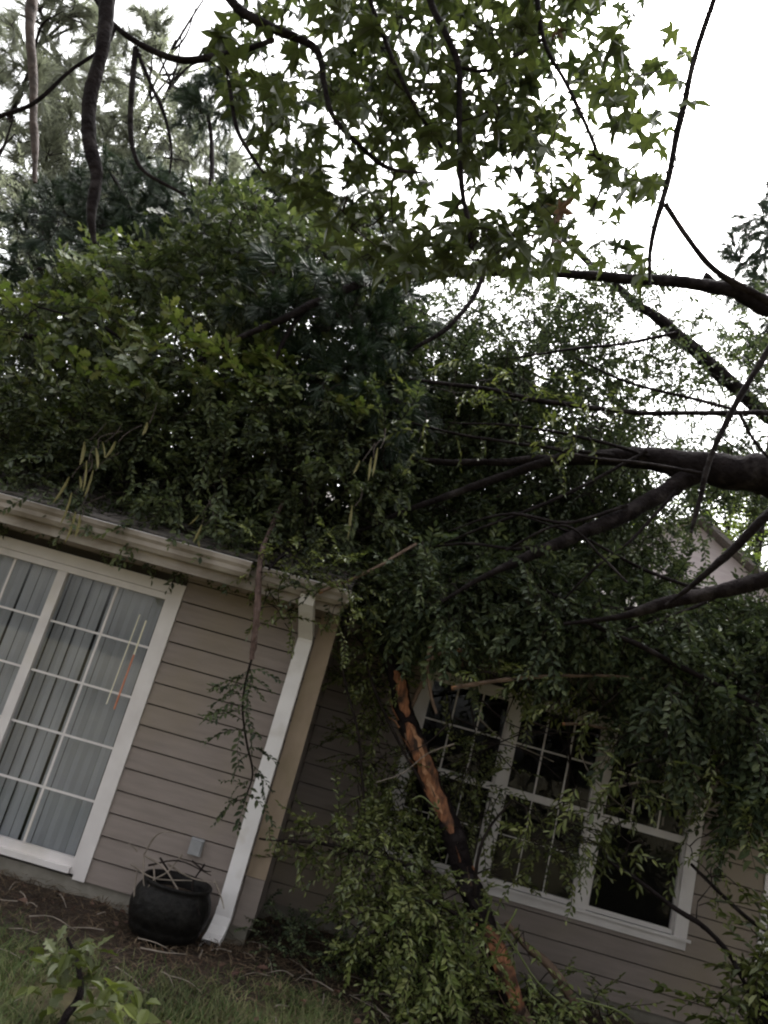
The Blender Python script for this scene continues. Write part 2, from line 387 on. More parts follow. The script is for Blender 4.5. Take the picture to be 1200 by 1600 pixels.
# sliding door ------------------------------------------------------------------------
DG = dict(r=-1.346, rl=-2.146, l=-3.02, z0=.27, z1=2.178)
door = MB().box((-1.31, -.022, .135), (-1.222, .03, 2.322)).box((-3.12, -.022, .135), (-3.032, .03, 2.322)).box((-3.032, -.0195, 2.235), (-1.31, .03, 2.322)) \
    .build('sliding_door', K['trim'], house)
fr = MB().box((-1.345, -.012, .165), (-1.312, .06, 2.232)).box((-3.03, -.012, .165), (-3.0, .06, 2.232)).box((-3.0, -.010, 2.182), (-1.345, .06, 2.232)).build('frame', K['trim'], door)
MB().box((-3.0, -.035, .165), (-1.312 - .034, .06, .205)).box((-3.0, .0, .2055), (-1.346, .05, .262)).build('threshold', K['trim'], door)
MB().box((-2.222, -.006, .263), (-2.148, .05, 2.181)).build('meeting_stile', K['trim'], door)
zr = np.linspace(.268, 2.180, 6)
for cols_, yy in (((-2.146, -1.738, -1.347), .025), ((-2.999, -2.588, -2.2225), .04)):
    for c in range(2):
        for r_ in range(5):
            MB().box((cols_[c], yy, zr[r_]), (cols_[c + 1], yy + .004, zr[r_ + 1])).build('pane', K['glass'], door)
    MB().box((cols_[1] - .009, yy - .012, zr[0]), (cols_[1] + .009, yy - .002, zr[5])).build('muntin', K['trim'], door)
    for r_ in range(1, 5): MB().box((cols_[0], yy - .0105, zr[r_] - .008), (cols_[2], yy - .0035, zr[r_] + .008)).build('muntin', K['trim'], door)
# vertical blinds behind the glass
x = -3.0
while x < -1.36:
    a = rnd.uniform(-.10, .14); wv = .085
    gap = rnd.random() < .16
    yc = .13 + rnd.uniform(-.006, .006)
    p0 = (x, yc + a * wv); p1 = (x + wv * (.97 if not gap else .80), yc - a * wv)
    mx_ = ((p0[0] + p1[0]) / 2, (p0[1] + p1[1]) / 2 - .008)
    V = [(p0[0], p0[1], .24), (mx_[0], mx_[1], .24), (p1[0], p1[1], .24), (p0[0], p0[1], 2.2), (mx_[0], mx_[1], 2.2), (p1[0], p1[1], 2.2)]
    MB().add(V, [(0, 1, 4, 3), (1, 2, 5, 4)]).build('blind_slat', K['blind'], door)
    x += wv
MB().tube([(-1.500, .012, 2.02), (-1.51, .012, 1.32)], .004, 6).build('glint_bar', K['cream'], door)  # bars before the glass stand in for a streak reflected in the door
MB().tube([(-1.438, .012, 1.99), (-1.438, .012, 1.72)], .006, 6).build('glint_bar', K['cream'], door)
MB().tube([(-1.438, .012, 1.72), (-1.442, .012, 1.30)], .006, 6).build('glint_bar', K['red'], door)
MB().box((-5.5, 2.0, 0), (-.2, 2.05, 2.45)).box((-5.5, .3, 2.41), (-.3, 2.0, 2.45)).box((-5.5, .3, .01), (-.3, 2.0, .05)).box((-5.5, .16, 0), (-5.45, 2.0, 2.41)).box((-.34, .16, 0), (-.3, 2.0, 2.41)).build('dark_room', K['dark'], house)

# triple window -----------------------------------------------------------------------
win = MB().box((.782, YR - .022, .65), (.886, YR + .03, 2.30)).box((3.292, YR - .022, .65), (3.402, YR + .03, 2.30)).box((.886, YR - .0195, 2.235), (3.292, YR + .03, 2.30)) \
    .box((.886, YR - .0195, .65), (3.292, YR + .03, .715)).build('triple_window', K['trim'], house)
MB().box((.75, YR - .045, .716), (3.43, YR - .0225, .738)).build('sill', K['trim'], win)
MB().box((1.610, YR - .016, .716), (1.706, YR + .06, 2.234)).build('mullion', K['trim'], win)
MB().box((2.450, YR - .016, .716), (2.556, YR + .06, 2.234)).build('mullion', K['trim'], win)
for x0, x1 in ((.887, 1.609), (1.707, 2.449), (2.557, 3.291)):
    MB().box((x0, YR + .002, .739), (x1, YR + .04, .775)).box((x0, YR + .002, 1.446), (x1, YR + .05, 1.505)).box((x0, YR + .004, 2.205), (x1, YR + .05, 2.234)) \
        .box((x0, YR + .003, .776), (x0 + .022, YR + .045, 1.4455)).box((x1 - .022, YR + .003, .776), (x1, YR + .045, 1.4455)) \
        .box((x0, YR + .006, 1.506), (x0 + .018, YR + .045, 2.2045)).box((x1 - .018, YR + .006, 1.506), (x1, YR + .045, 2.2045)).build('sash', K['trim'], win)
    a, b = x0 + .018, x1 - .018
    cx = np.linspace(a, b, 4)
    for (z0, z1, yy) in ((1.505, 2.205, .02), (.775, 1.446, .03)):
        zm = 1.876 if z0 > 1.4 else 1.124
        for c in range(3):
            for (za, zb) in ((z0, zm), (zm, z1)): MB().box((cx[c], YR + yy, za), (cx[c + 1], YR + yy + .004, zb)).build('pane', K['glass_dark'], win)
        if z0 > 1.4 or x0 < 2.0:
            ins = .006 if z0 < 1.4 else 0
            for c in (1, 2): MB().box((cx[c] - .007 + ins * .5, YR + yy - .011, z0), (cx[c] + .007 - ins * .5, YR + yy - .002, z1)).build('muntin', K['trim'], win)
            MB().box((a, YR + yy - .0105, zm - .007 + ins * .5), (b, YR + yy - .0025, zm + .007 - ins * .5)).build('muntin', K['trim'], win)
# next opening, its casing just enters the frame at the right
win2 = MB().box((3.977, YR - .022, .65), (4.08, YR + .03, 2.30)).box((4.8, YR - .022, .65), (4.9, YR + .03, 2.30)).box((4.08, YR - .0195, 2.22), (4.8, YR + .03, 2.30)).box((4.08, YR - .0195, .65), (4.8, YR + .03, .74)).build('casement_window', K['trim'], house)
MB().box((4.08, YR + .02, .74), (4.8, YR + .025, 2.22)).build('pane', K['glass_dark'], win2)
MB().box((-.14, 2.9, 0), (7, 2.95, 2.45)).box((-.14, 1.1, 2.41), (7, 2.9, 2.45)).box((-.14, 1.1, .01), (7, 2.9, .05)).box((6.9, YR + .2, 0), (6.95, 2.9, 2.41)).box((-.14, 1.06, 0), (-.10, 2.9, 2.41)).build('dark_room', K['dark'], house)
# outdoor outlet on the wall
ob = MB().box((-.585, -.03, .50), (-.490, -.012, .615)).box((-.578, -.058, .506), (-.498, -.03, .60)).build('outlet_box', K['box'], house)
MB().tube([(-.52, -.062, .565), (-.52, -.03, .565)], .022, 12).build('outlet_cover', K['box'], ob)

# ------------------------------------------------------------------ iron pot with dead stems
pc = np.array([-.535, -.34, .005])
pot = thing('planter_pot', 'round black iron pot holding dead stems against the tan siding', 'pot', pc)
prof = [(.0, .012), (.14, .0), (.20, .03), (.205, .05), (.235, .06), (.24, .075), (.25, .08), (.262, .12), (.262, .14), (.275, .15), (.288, .21), (.288, .26), (.272, .32), (.252, .355), (.243, .37), (.250, .385), (.254, .40), (.245, .408), (.230, .40), (.224, .36), (.22, .30)]
prof = [(r_ * .93, z_ * .95) for r_, z_ in prof]
MB().lathe(prof, pc, 36).build('body', K['pot'], pot, smooth=True)
MB().lathe([(.20, .30), (.12, .31), (0.001, .315)], pc, 24).build('soil', K['soil'], pot)
for (pts) in ([(225, 1335), (224, 1375), (230, 1400)], [(225, 1336), (255, 1355), (275, 1385), (290, 1410)], [(225, 1336), (240, 1310), (255, 1300), (275, 1302)], [(240, 1350), (243, 1385), (252, 1402)], [(262, 1350), (300, 1372), (340, 1380)], [(335, 1375), (345, 1400), (350, 1420)], [(214, 1360), (210, 1405), (225, 1440), (248, 1473)], [(215, 1330), (200, 1316)], [(300, 1345), (318, 1360), (330, 1362)], [(232, 1352), (280, 1345), (330, 1368)], [(250, 1340), (270, 1375), (268, 1420)], [(320, 1350), (300, 1385), (312, 1430)], [(205, 1350), (240, 1372), (300, 1376)], [(285, 1335), (262, 1362), (235, 1380), (222, 1420)]):
    Y = -.45
    P = smooth_path([at(px, py, Y - .03 * i) for i, (px, py) in enumerate(pts)], 5)
    MB().tube(P, np.linspace(.007, .003, len(P)), 5, rough=.1).build('dead_stem', K['stickgrey' if rnd.random() < .6 else 'barkwet'], pot)

# ------------------------------------------------------------------ leaves, sprays, crowns


def leaf_oval(L=1.0, W=.42, fold=.12, droop=.15):
    V = [(0, 0, 0), (W * .42, .28 * L, fold * W), (W * .5, .6 * L, fold * W - droop * .3), (0, L, -droop), (-W * .5, .6 * L, fold * W - droop * .3), (-W * .42, .28 * L, fold * W)]
    return np.array(V), [(0, 1, 2, 3), (0, 3, 4, 5)]


def leaf_lobed(L=1.0):
    V = [(0, 0, 0), (.10, .22, .02), (.30, .34, .05), (.13, .45, .02), (.34, .62, .04), (.15, .72, 0), (.16, .92, -.05), (0, 1.0, -.08),
         (-.16, .92, -.05), (-.15, .72, 0), (-.34, .62, .04), (-.13, .45, .02), (-.30, .34, .05), (-.10, .22, .02), (0, .45, -.02), (0, .72, -.04)]
    F = [(0, 1, 2, 3), (0, 3, 14, 14), (3, 4, 5, 14), (5, 6, 7, 15), (14, 5, 15, 15), (0, 11, 12, 13), (0, 14, 11, 11), (11, 14, 9, 10), (9, 15, 7, 8), (14, 15, 9, 9)]
    F = [(0, 1, 2, 3), (3, 4, 5, 14), (0, 3, 14, 11), (5, 6, 7, 15), (14, 5, 15, 9), (0, 11, 12, 13), (11, 14, 9, 10), (9, 15, 7, 8)]
    return np.array(V, float) * L, F


def leaf_star(rg, L=1.0):
    """five-pointed sweetgum leaf: centre near the stalk, points fanned over 250 degrees"""
    V = [(0, 0.12, 0)]; angs = np.radians([-125, -62, 0, 62, 125]); lens = [.52, .80, 1.0, .80, .52]
    V.append((0, -.02, 0)); idx = []
    notch = [-160, -94, -31, 31, 94, 160]
    for i in range(5):
        nA = math.radians(notch[i]); V.append((math.sin(nA) * (.34 if i else .16), .12 + math.cos(nA) * (.34 if i else .16), .03)); 
        ln = lens[i] * rg.uniform(.85, 1.12); a = angs[i] + rg.uniform(-.12, .12)
        V.append((math.sin(a) * ln, .12 + math.cos(a) * ln, -.16 * ln + rg.uniform(-.22, .10)))
        V.append((math.sin(a - .30) * ln * .60, .12 + math.cos(a - .30) * ln * .60, .0)); V.append((math.sin(a + .30) * ln * .60, .12 + math.cos(a + .30) * ln * .60, .0))
    nA = math.radians(notch[5]); V.append((math.sin(nA) * .16, .12 + math.cos(nA) * .16, .03))
    F = []
    for i in range(5):
        b = 2 + i * 4; nx_ = 2 + (i + 1) * 4
        F += [(0, b, b + 2, b + 1), (0, b + 1, b + 3, nx_)]
    # stalk
    n0 = len(V); V += [(-.012, .0, 0), (.012, .0, 0), (.012, -.75, .10), (-.012, -.75, .10)]; F.append((n0, n0 + 1, n0 + 2, n0 + 3))
    return np.array(V, float) * L, F


def xf(V, mat, loc, s=1.0): return (np.asarray(V) * s) @ mat.T + loc


def make_spray(rg, kind, n, length, lsize, droop=.15, spread=55, bend=.12):
    """leafy twig along +y; returns V, F(quads), matidx (0 leaf, 1 twig)"""
    V = []; F = []; Mi = []; c = 0
    side = rg.uniform(-bend, bend); dz = -droop
    cur = lambda t: np.array([side * math.sin(t * 2.2), length * t, length * (dz * t * t + .05 * math.sin(t * 5))])
    # twig
    tt = np.linspace(0, .95, 5); P = np.array([cur(t) for t in tt])
    m = MB(); m.tube(P, np.linspace(.0045, .0015, 5), 3, cap=False); v = np.concatenate(m.v); f = np.concatenate(m.f)
    V.append(v); F.append(f + c); Mi.append(np.ones(len(f), int)); c += len(v)
    for i in range(n):
        t = (i + .6) / n * .97 + .02; t = t ** .85
        p = cur(t); last = i >= n - 1
        sgn = (1 if i % 2 else -1); az = 0 if last else sgn * math.radians(spread * rg.uniform(.6, 1.25))
        el = rg.uniform(-.55, .35)
        d = np.array([math.sin(az) * math.cos(el), math.cos(az) * math.cos(el), math.sin(el) - .10])
        s = lsize * rg.uniform(.65, 1.15) * (1 - .25 * (t > .85))
        if kind == 'oval': lv, lf = leaf_oval(1, rg.uniform(.38, .52), .25, rg.uniform(.02, .3))
        elif kind == 'narrow': lv, lf = leaf_oval(1, rg.uniform(.26, .36), .25, rg.uniform(.02, .35))
        elif kind == 'lobed': lv, lf = leaf_lobed()
        else: lv, lf = leaf_star(rg)
        v = xf(lv, rand_rot(d, rg.uniform(-.7, .7)), p, s)
        V.append(v); F.append(np.array(lf) + c); Mi.append(np.zeros(len(lf), int)); c += len(v)
    return np.concatenate(V), np.concatenate(F), np.concatenate(Mi)


def make_needles(rg, n=110, ln=.13, wd=.003, stem=.2):
    V = []; F = []; Mi = []; c = 0
    m = MB(); P = np.array([(0, stem * t, .03 * math.sin(3 * t)) for t in np.linspace(0, 1, 4)]); m.tube(P, np.linspace(.006, .003, 4), 3, cap=False)
    V.append(np.concatenate(m.v)); f = np.concatenate(m.f); F.append(f); Mi.append(np.ones(len(f), int)); c = len(V[0])
    for i in range(n):
        t = rg.uniform(.25, 1); p = np.array([0, stem * t, .03 * math.sin(3 * t)])
        a = rg.uniform(0, 2 * math.pi); sp_ = rg.uniform(.25, 1.1) * (1.15 - .5 * t)
        d = np.array([math.cos(a) * math.sin(sp_), math.cos(sp_), math.sin(a) * math.sin(sp_)])
        e = p + d * ln * rg.uniform(.7, 1.1) + np.array([0, 0, -.03]); wv = np.cross(d, [rg.uniform(-1, 1), rg.uniform(-1, 1), rg.uniform(-1, 1)]); wv *= wd / (np.linalg.norm(wv) + 1e-6)
        V.append(np.array([p - wv, p + wv, e + wv * .4, e - wv * .4])); F.append(np.array([[0, 1, 2, 3]]) + c); Mi.append(np.zeros(1, int)); c += 4
    return np.concatenate(V), np.concatenate(F), np.concatenate(Mi)


PR = random.Random(5)
PROTO = {
    'oak': [make_spray(PR, 'lobed', PR.randint(9, 13), .34, .11, .2) for _ in range(8)],
    'elm': [make_spray(PR, 'oval', PR.randint(14, 20), .40, .068, .22) for _ in range(10)],
    'elmbig': [make_spray(PR, 'oval', PR.randint(12, 16), .42, .085, .25) for _ in range(8)],
    'myrtle': [make_spray(PR, 'oval', PR.randint(14, 20), .34, .052, .12, 60) for _ in range(10)],
    'narrow': [make_spray(PR, 'narrow', PR.randint(10, 15), .34, .085, .3, 45) for _ in range(8)],
    'needle': [make_needles(PR) for _ in range(8)],
    'far': [make_spray(PR, 'oval', PR.randint(10, 14), .75, .15, .2, 60) for _ in range(8)],
}


class Foliage:
    def __init__(s): s.V = []; s.F = []; s.M = []; s.n = 0
    def put(s, proto, mat, loc, sc_):
        V, F, Mi = proto; s.V.append(xf(V, mat, loc, sc_)); s.F.append(F + s.n); s.M.append(Mi); s.n += len(V)
    def build(s, name, mats, parent, kind='stuff'):
        m = MB(); m.v = s.V; m.f = s.F; m.m = s.M; m.n = s.n
        return m.build(name, mats, parent, kind=kind)


def in_poly(x, y, poly):
    ins = False; j = len(poly) - 1
    for i in range(len(poly)):
        xi, yi = poly[i]; xj, yj = poly[j]
        if (yi > y) != (yj > y) and x < (xj - xi) * (y - yi) / (yj - yi + 1e-9) + xi: ins = not ins
        j = i
    return ins


SPOUT = [(440, 925), (470, 912), (520, 925), (515, 1010), (450, 1030)]      # the spout elbow stays clear
GAP = [(1030, 790), (1085, 760), (1250, 740), (1250, 960), (1120, 935), (1040, 880)]      # clearing below the thick limb where the neighbour shows


def anchors(poly, Y0, Y1, n, clump=0.0, cs=1.3, seed=0.0, clear=None):
    xs = [p[0] for p in poly]; ys = [p[1] for p in poly]; outp = []; tries = 0
    while len(outp) < n and tries < n * 40:
        tries += 1
        x, y = rnd.uniform(min(xs), max(xs)), rnd.uniform(min(ys), max(ys))
        if not in_poly(x, y, poly): continue
        if in_poly(x, y, GAP) and rnd.random() < .93: continue
        p = at(x, y, rnd.uniform(Y0, Y1))
        if p[2] < .08: continue
        if p[1] < 0 and in_poly(x, y, SPOUT): continue
        if clear is not None and 1090 < y < 1610 and abs(x - np.interp(y, clear[0], clear[1])) < 46 and rnd.random() < .92: continue
        if clear is not None and (y < 1360 or rnd.random() < .15) and abs(x - np.interp(y, clear[0], clear[1])) < 105 and p[1] < np.interp(y, clear[0], clear[2]) + .06: continue
        if p[1] > -.4 and p[2] < ROOF(p[1]) - .30 and (p[0] < 0.05 and p[1] > -.35 or p[1] > .55): continue   # not inside the house
        if clump and mnoise.noise(Vector(p) * cs + Vector((seed, seed, 0))) < clump - rnd.uniform(0, .25): continue
        outp.append(p)
    return np.array(outp)


def skeleton_pts(paths): return np.concatenate(paths)


def grow(fo, tw, anch, skel, proto, per=(1, 2), scale=(.8, 1.2), maxd=1.6, droop=.25, tw_r=.006, outward=None, twigs=True):
    """hang sprays at the anchors and tie each anchor to the nearest wood with a curved twig"""
    if len(anch) == 0: return skel
    S = [skel]; cur = skel
    d0 = np.array([np.min(np.linalg.norm(skel - a, axis=1)) for a in anch]); order = np.argsort(d0); buf = []
    for oi, k in enumerate(order):
        a = anch[k]
        if buf and (oi % 25 == 0 or len(anch) < 150): cur = np.concatenate([cur] + buf); buf = []
        dd = np.linalg.norm(cur - a, axis=1); i = int(np.argmin(dd)); b = cur[i]; L = dd[i]
        dirv = (a - b) / (L + 1e-6)
        if twigs and .08 < L < maxd:
            mid = (a + b) / 2 + R.normal(0, .10 * L, 3) + np.array([0, 0, .10 * L])
            P = smooth_path([b, mid, a], 4 if L > .4 else 3)
            r1 = tw_r * (.7 + .6 * min(L, 1.2)); tw.tube(P, np.linspace(r1, .0025, len(P)), 4, cap=False)
            buf.append(P[1:])
        else: buf.append(a[None])
        for _ in range(rnd.randint(*per)):
            d = dirv * .7 + R.normal(0, .65, 3) + np.array([0, 0, -droop])
            if outward is not None: d = d + np.asarray(outward)
            fo.put(proto[rnd.randrange(len(proto))], rand_rot(d, rnd.uniform(-.8, .8)), a + R.normal(0, .05, 3), rnd.uniform(*scale))
    return np.concatenate([cur] + buf)


def limb(pts, n=8, wob=.25):
    """image x, y, depth coordinate Y and width in photo pixels -> path and radii in metres"""
    W = [at(px, py, Y) for px, py, Y, _ in pts]; r = [w_ * .5 * depth(p) / FPX for p, (_, _, _, w_) in zip(W, pts)]
    P = smooth_path(W, n); rr = np.interp(np.linspace(0, len(pts) - 1, len(P)), range(len(pts)), r)
    L_ = np.concatenate([[0], np.cumsum(np.linalg.norm(np.diff(P, axis=0), axis=1))]); ph = R.uniform(0, 50, 3)
    for i in range(1, len(P) - 1):
        q = L_[i] * 3.0
        P[i] += wob * (rr[i] * .6 + .006) * np.array([mnoise.noise(Vector((q, ph[0], 0))), mnoise.noise(Vector((q, ph[1], 3))), mnoise.noise(Vector((q, ph[2], 7)))]) * 2.5
        rr[i] *= 1 + .16 * mnoise.noise(Vector((L_[i] * 9, ph[0], 5)))
    return P, rr


def bark_tube(P, rr, sides=18, step=.03, amp=.10):
    P = np.asarray(P); L_ = np.concatenate([[0], np.cumsum(np.linalg.norm(np.diff(P, axis=0), axis=1))]); n = max(6, int(L_[-1] / step)); t = np.linspace(0, L_[-1], n)
    Q = np.stack([np.interp(t, L_, P[:, i]) for i in range(3)], 1); r_ = np.interp(t, L_, rr)
    m = MB(); m.tube(Q, r_, sides); V = m.v[0]; sd = rnd.uniform(0, 90)
    for j in range(n):
        for i in range(sides):
            a = 2 * math.pi * i / sides; c, s_ = math.cos(a), math.sin(a)
            k = amp * mnoise.noise(Vector((c * 2.6, s_ * 2.6, t[j] * 4 + sd))) + amp * .8 * mnoise.noise(Vector((c * 6, s_ * 6, t[j] * 11 + sd))) + amp * .6 * mnoise.noise(Vector((c * 9, s_ * 9, t[j] * 40 + sd)))
            V[j * sides + i] = Q[j] + (V[j * sides + i] - Q[j]) * (1 + k)
    return m


# ---------------- big fallen tree from the right ----------------------------------------
base = np.array([9.5, -1.6, 0.0])
oak = thing('fallen_tree', 'large fallen tree whose thick dark limbs reach in over the roof and triple window', 'tree', base)
Lm = {}
Lm['A'] = limb([(1330, 790, -.5, 62), (1200, 745, -.4, 62), (1095, 732, -.2, 50), (1000, 714, -.05, 33), (900, 716, .05, 18), (780, 722, .1, 12), (640, 720, .15, 8), (520, 715, .2, 5)])
Lm['A2'] = limb([(1095, 735, -.2, 30), (1020, 780, -.25, 26), (920, 830, -.3, 22), (820, 872, -.35, 16), (760, 900, -.4, 9), (690, 940, -.4, 5)])
Lm['A3'] = limb([(880, 712, .05, 16), (810, 735, .05, 14), (730, 765, .05, 12), (650, 792, .05, 9), (560, 830, .05, 5)])
Lm['B'] = limb([(1330, 520, .4, 34), (1200, 476, .4, 30), (1110, 448, .4, 20), (1000, 436, .4, 17), (870, 428, .35, 14), (720, 426, .2, 12), (590, 438, .05, 13), (500, 470, -.1, 13), (440, 500, -.15, 11), (370, 530, -.15, 8), (300, 570, -.1, 5)])
Lm['B2'] = limb([(755, 432, .2, 9), (730, 480, .15, 8), (690, 520, .1, 8), (640, 550, .1, 6), (590, 590, .1, 4)])
Lm['B3'] = limb([(500, 470, -.1, 8), (470, 490, -.1, 9), (440, 540, -.1, 7), (425, 580, -.1, 4)])
Lm['C'] = limb([(1330, 740, .9, 30), (1200, 650, 1.1, 24), (1110, 570, 1.3, 21), (1050, 515, 1.5, 19), (1000, 478, 1.6, 14), (940, 430, 1.8, 10), (880, 370, 2.0, 12), (840, 330, 2.1, 8)])
Lm['D'] = limb([(1330, 650, .1, 9), (1180, 645, .15, 9), (1010, 645, .15, 8), (880, 632, .15, 8), (740, 605, .15, 7), (600, 590, .15, 5)])
Lm['E'] = limb([(1330, 870, -1.2, 26), (1200, 905, -1.0, 24), (1110, 928, -.9, 22), (1020, 948, -.8, 18), (960, 965, -.7, 9), (880, 975, -.6, 5)])
Lm['F'] = limb([(1330, 690, -1.6, 16), (1200, 805, -1.4, 16), (1140, 865, -1.3, 14), (1085, 912, -1.2, 9), (1040, 945, -1.1, 4)])
Lm['G'] = limb([(1260, 430, -2.2, 10), (1195, 555, -2.2, 10), (1145, 640, -2.2, 10), (1108, 718, -2.2, 9), (1090, 790, -2.2, 8), (1080, 832, -2.2, 5)])
Lm['G2'] = limb([(1155, 645, -2.2, 6), (1180, 690, -2.2, 5), (1215, 730, -2.2, 4)])
Lm['H'] = limb([(910, 968, -.6, 8), (980, 1000, -.5, 9), (1060, 1040, -.45, 9), (1130, 1075, -.4, 8), (1210, 1115, -.4, 7), (1290, 1160, -.4, 5)])
Lm['I'] = limb([(950, 1345, -.5, 5), (1000, 1378, -.5, 7), (1055, 1420, -.5, 8), (1100, 1448, -.5, 8), (1140, 1490, -.5, 8), (1170, 1550, -.5, 7), (1220, 1640, -.5, 7)])
Lm['J'] = limb([(1080, 1350, -.3, 5), (1130, 1400, -.3, 6), (1190, 1450, -.3, 6), (1270, 1500, -.3, 6)])
Lm['K'] = limb([(790, 860, -.4, 4), (880, 820, -.5, 4), (940, 870, -.6, 4), (980, 910, -.7, 4)])
for q_, (x0, y0, x1, y1) in enumerate(((1040, 720, 700, 660), (1010, 706, 640, 870), (980, 790, 700, 830), (1060, 520, 800, 560), (1120, 930, 800, 800), (1000, 950, 720, 900), (1100, 740, 820, 690), (1180, 900, 900, 1010), (960, 712, 600, 650), (900, 840, 640, 860), (1150, 640, 900, 560), (1060, 760, 860, 960))):
    Y = -.15 - .1 * (q_ % 4); Lm['N%d' % q_] = limb([(x0, y0, Y, 6), ((x0 * 2 + x1) / 3, (y0 * 2 + y1) / 3 + rnd.uniform(-14, 14), Y, 5.5), ((x0 + x1 * 2) / 3, (y0 + y1 * 2) / 3 + rnd.uniform(-14, 14), Y, 4.5), (x1, y1, Y + .15, 2.5)])
root = smooth_path([base + [0, 0, -.2], base + [-.6, .2, 1.0], base + [-1.8, .6, 2.2], Lm['A'][0][0] + [.6, 0, -.15], Lm['A'][0][0]], 6)
MB().tube(root, np.linspace(.34, Lm['A'][1][0], len(root)), 12, rough=.04).build('trunk', K['bark'], oak, smooth=True)
for k_ in ('B', 'C', 'D', 'E', 'F', 'G', 'H', 'I', 'J'):
    if k_ in 'BCDEFG':   # carry each stem on to the trunk outside the frame
        e = Lm[k_][0][0]; j = root[12 if k_ in 'BC' else 16]
        P = smooth_path([j, (j + e) / 2 + np.array([.2, 0, .15]), e], 6)
        MB().tube(P, np.linspace(Lm[k_][1][0] * 1.25, Lm[k_][1][0], len(P)), 8).build('limb', K['bark'], oak, smooth=True)
for k_, (P, rr) in Lm.items():
    (bark_tube(P, rr) if rr[0] > .035 else MB().tube(P, rr, 7, rough=.05)).build('limb', K['bark'], oak, smooth=True)
# snapped stub near limb B end and knots
P, rr = limb([(1125, 455, .95, 12), (1100, 430, .9, 12)]); MB().tube(P, rr, 7, rough=.08).build('stub', K['bark'], oak)
skel = skeleton_pts([v[0] for k_, v in Lm.items() if k_ not in ('G', 'G2', 'F')])
fo = Foliage(); tw = MB()
R2 = [(600, 470), (700, 470), (790, 520), (860, 625), (960, 650), (1010, 650), (1100, 680), (1270, 700), (1270, 980), (1180, 1060), (950, 1050), (720, 1030), (610, 990)]
skel = grow(fo, tw, anchors(R2, .35, 2.8, 1500, .06), skel, PROTO['elm'], (2, 3))
skel = grow(fo, tw, anchors([(590, 480), (700, 500), (800, 560), (850, 680), (830, 880), (760, 1000), (600, 980), (560, 700)], .6, 3.0, 750), skel, PROTO['elm'], (2, 3))
skel = grow(fo, tw, anchors([(640, 840), (900, 900), (1000, 960), (1260, 940), (1260, 1080), (1100, 1090), (900, 1030), (700, 1010), (640, 960)], -.4, .6, 560, .06, 1.8), skel, PROTO['elm'], (2, 3))
skel = grow(fo, tw, anchors([(790, 450), (1010, 440), (1240, 480), (1260, 640), (1010, 660), (860, 620)], .6, 2.2, 230, .12, 1.6), skel, PROTO['elm'], (1, 2), (.8, 1.1))
skel = grow(fo, tw, anchors([(680, 410), (800, 440), (1010, 400), (1060, 520), (990, 650), (860, 630), (760, 540), (690, 480)], .6, 2.6, 330, .05, 1.5), skel, PROTO['elm'], (1, 2), (.8, 1.1))
skel = grow(fo, tw, anchors([(940, 1050), (1260, 990), (1260, 1220), (1150, 1300), (1040, 1190), (960, 1090)], -.5, .5, 250, .06, 1.9), skel, PROTO['elmbig'], (1, 2), droop=.5)
fo.build('crown', [K['leaf_dark'], K['barkwet']], oak); tw.build('twigs', K['barkwet'], oak, kind='stuff')
fo = Foliage(); tw = MB()
for poly, Y0, Y1, n in (([(960, 1200), (1040, 1180), (1020, 1330), (930, 1320), (800, 1330), (830, 1270)], -.7, -.3, 26), ([(1060, 1270), (1150, 1290), (1180, 1420), (1080, 1420)], -.6, -.2, 9), ([(600, 560), (1000, 600), (950, 720), (620, 700)], -.5, .0, 40), ([(700, 1030), (960, 1060), (930, 1150), (720, 1100)], -.5, .3, 34), ([(1080, 1170), (1240, 1150), (1240, 1340), (1120, 1330)], -.5, .2, 40), ([(940, 1120), (1070, 1150), (1080, 1260), (960, 1240)], -.4, .2, 24)):
    grow(fo, tw, anchors(poly, Y0, Y1, n), skeleton_pts([Lm['I'][0], Lm['H'][0], Lm['A3'][0], Lm['A'][0]]), PROTO['narrow'], (1, 1), (.7, 1.0), 1.2, .3)
fo.build('hanging_leaves', [K['leaf_myrtle'], K['barkwet']], oak); tw.build('twigs', K['barkwet'], oak, kind='stuff')
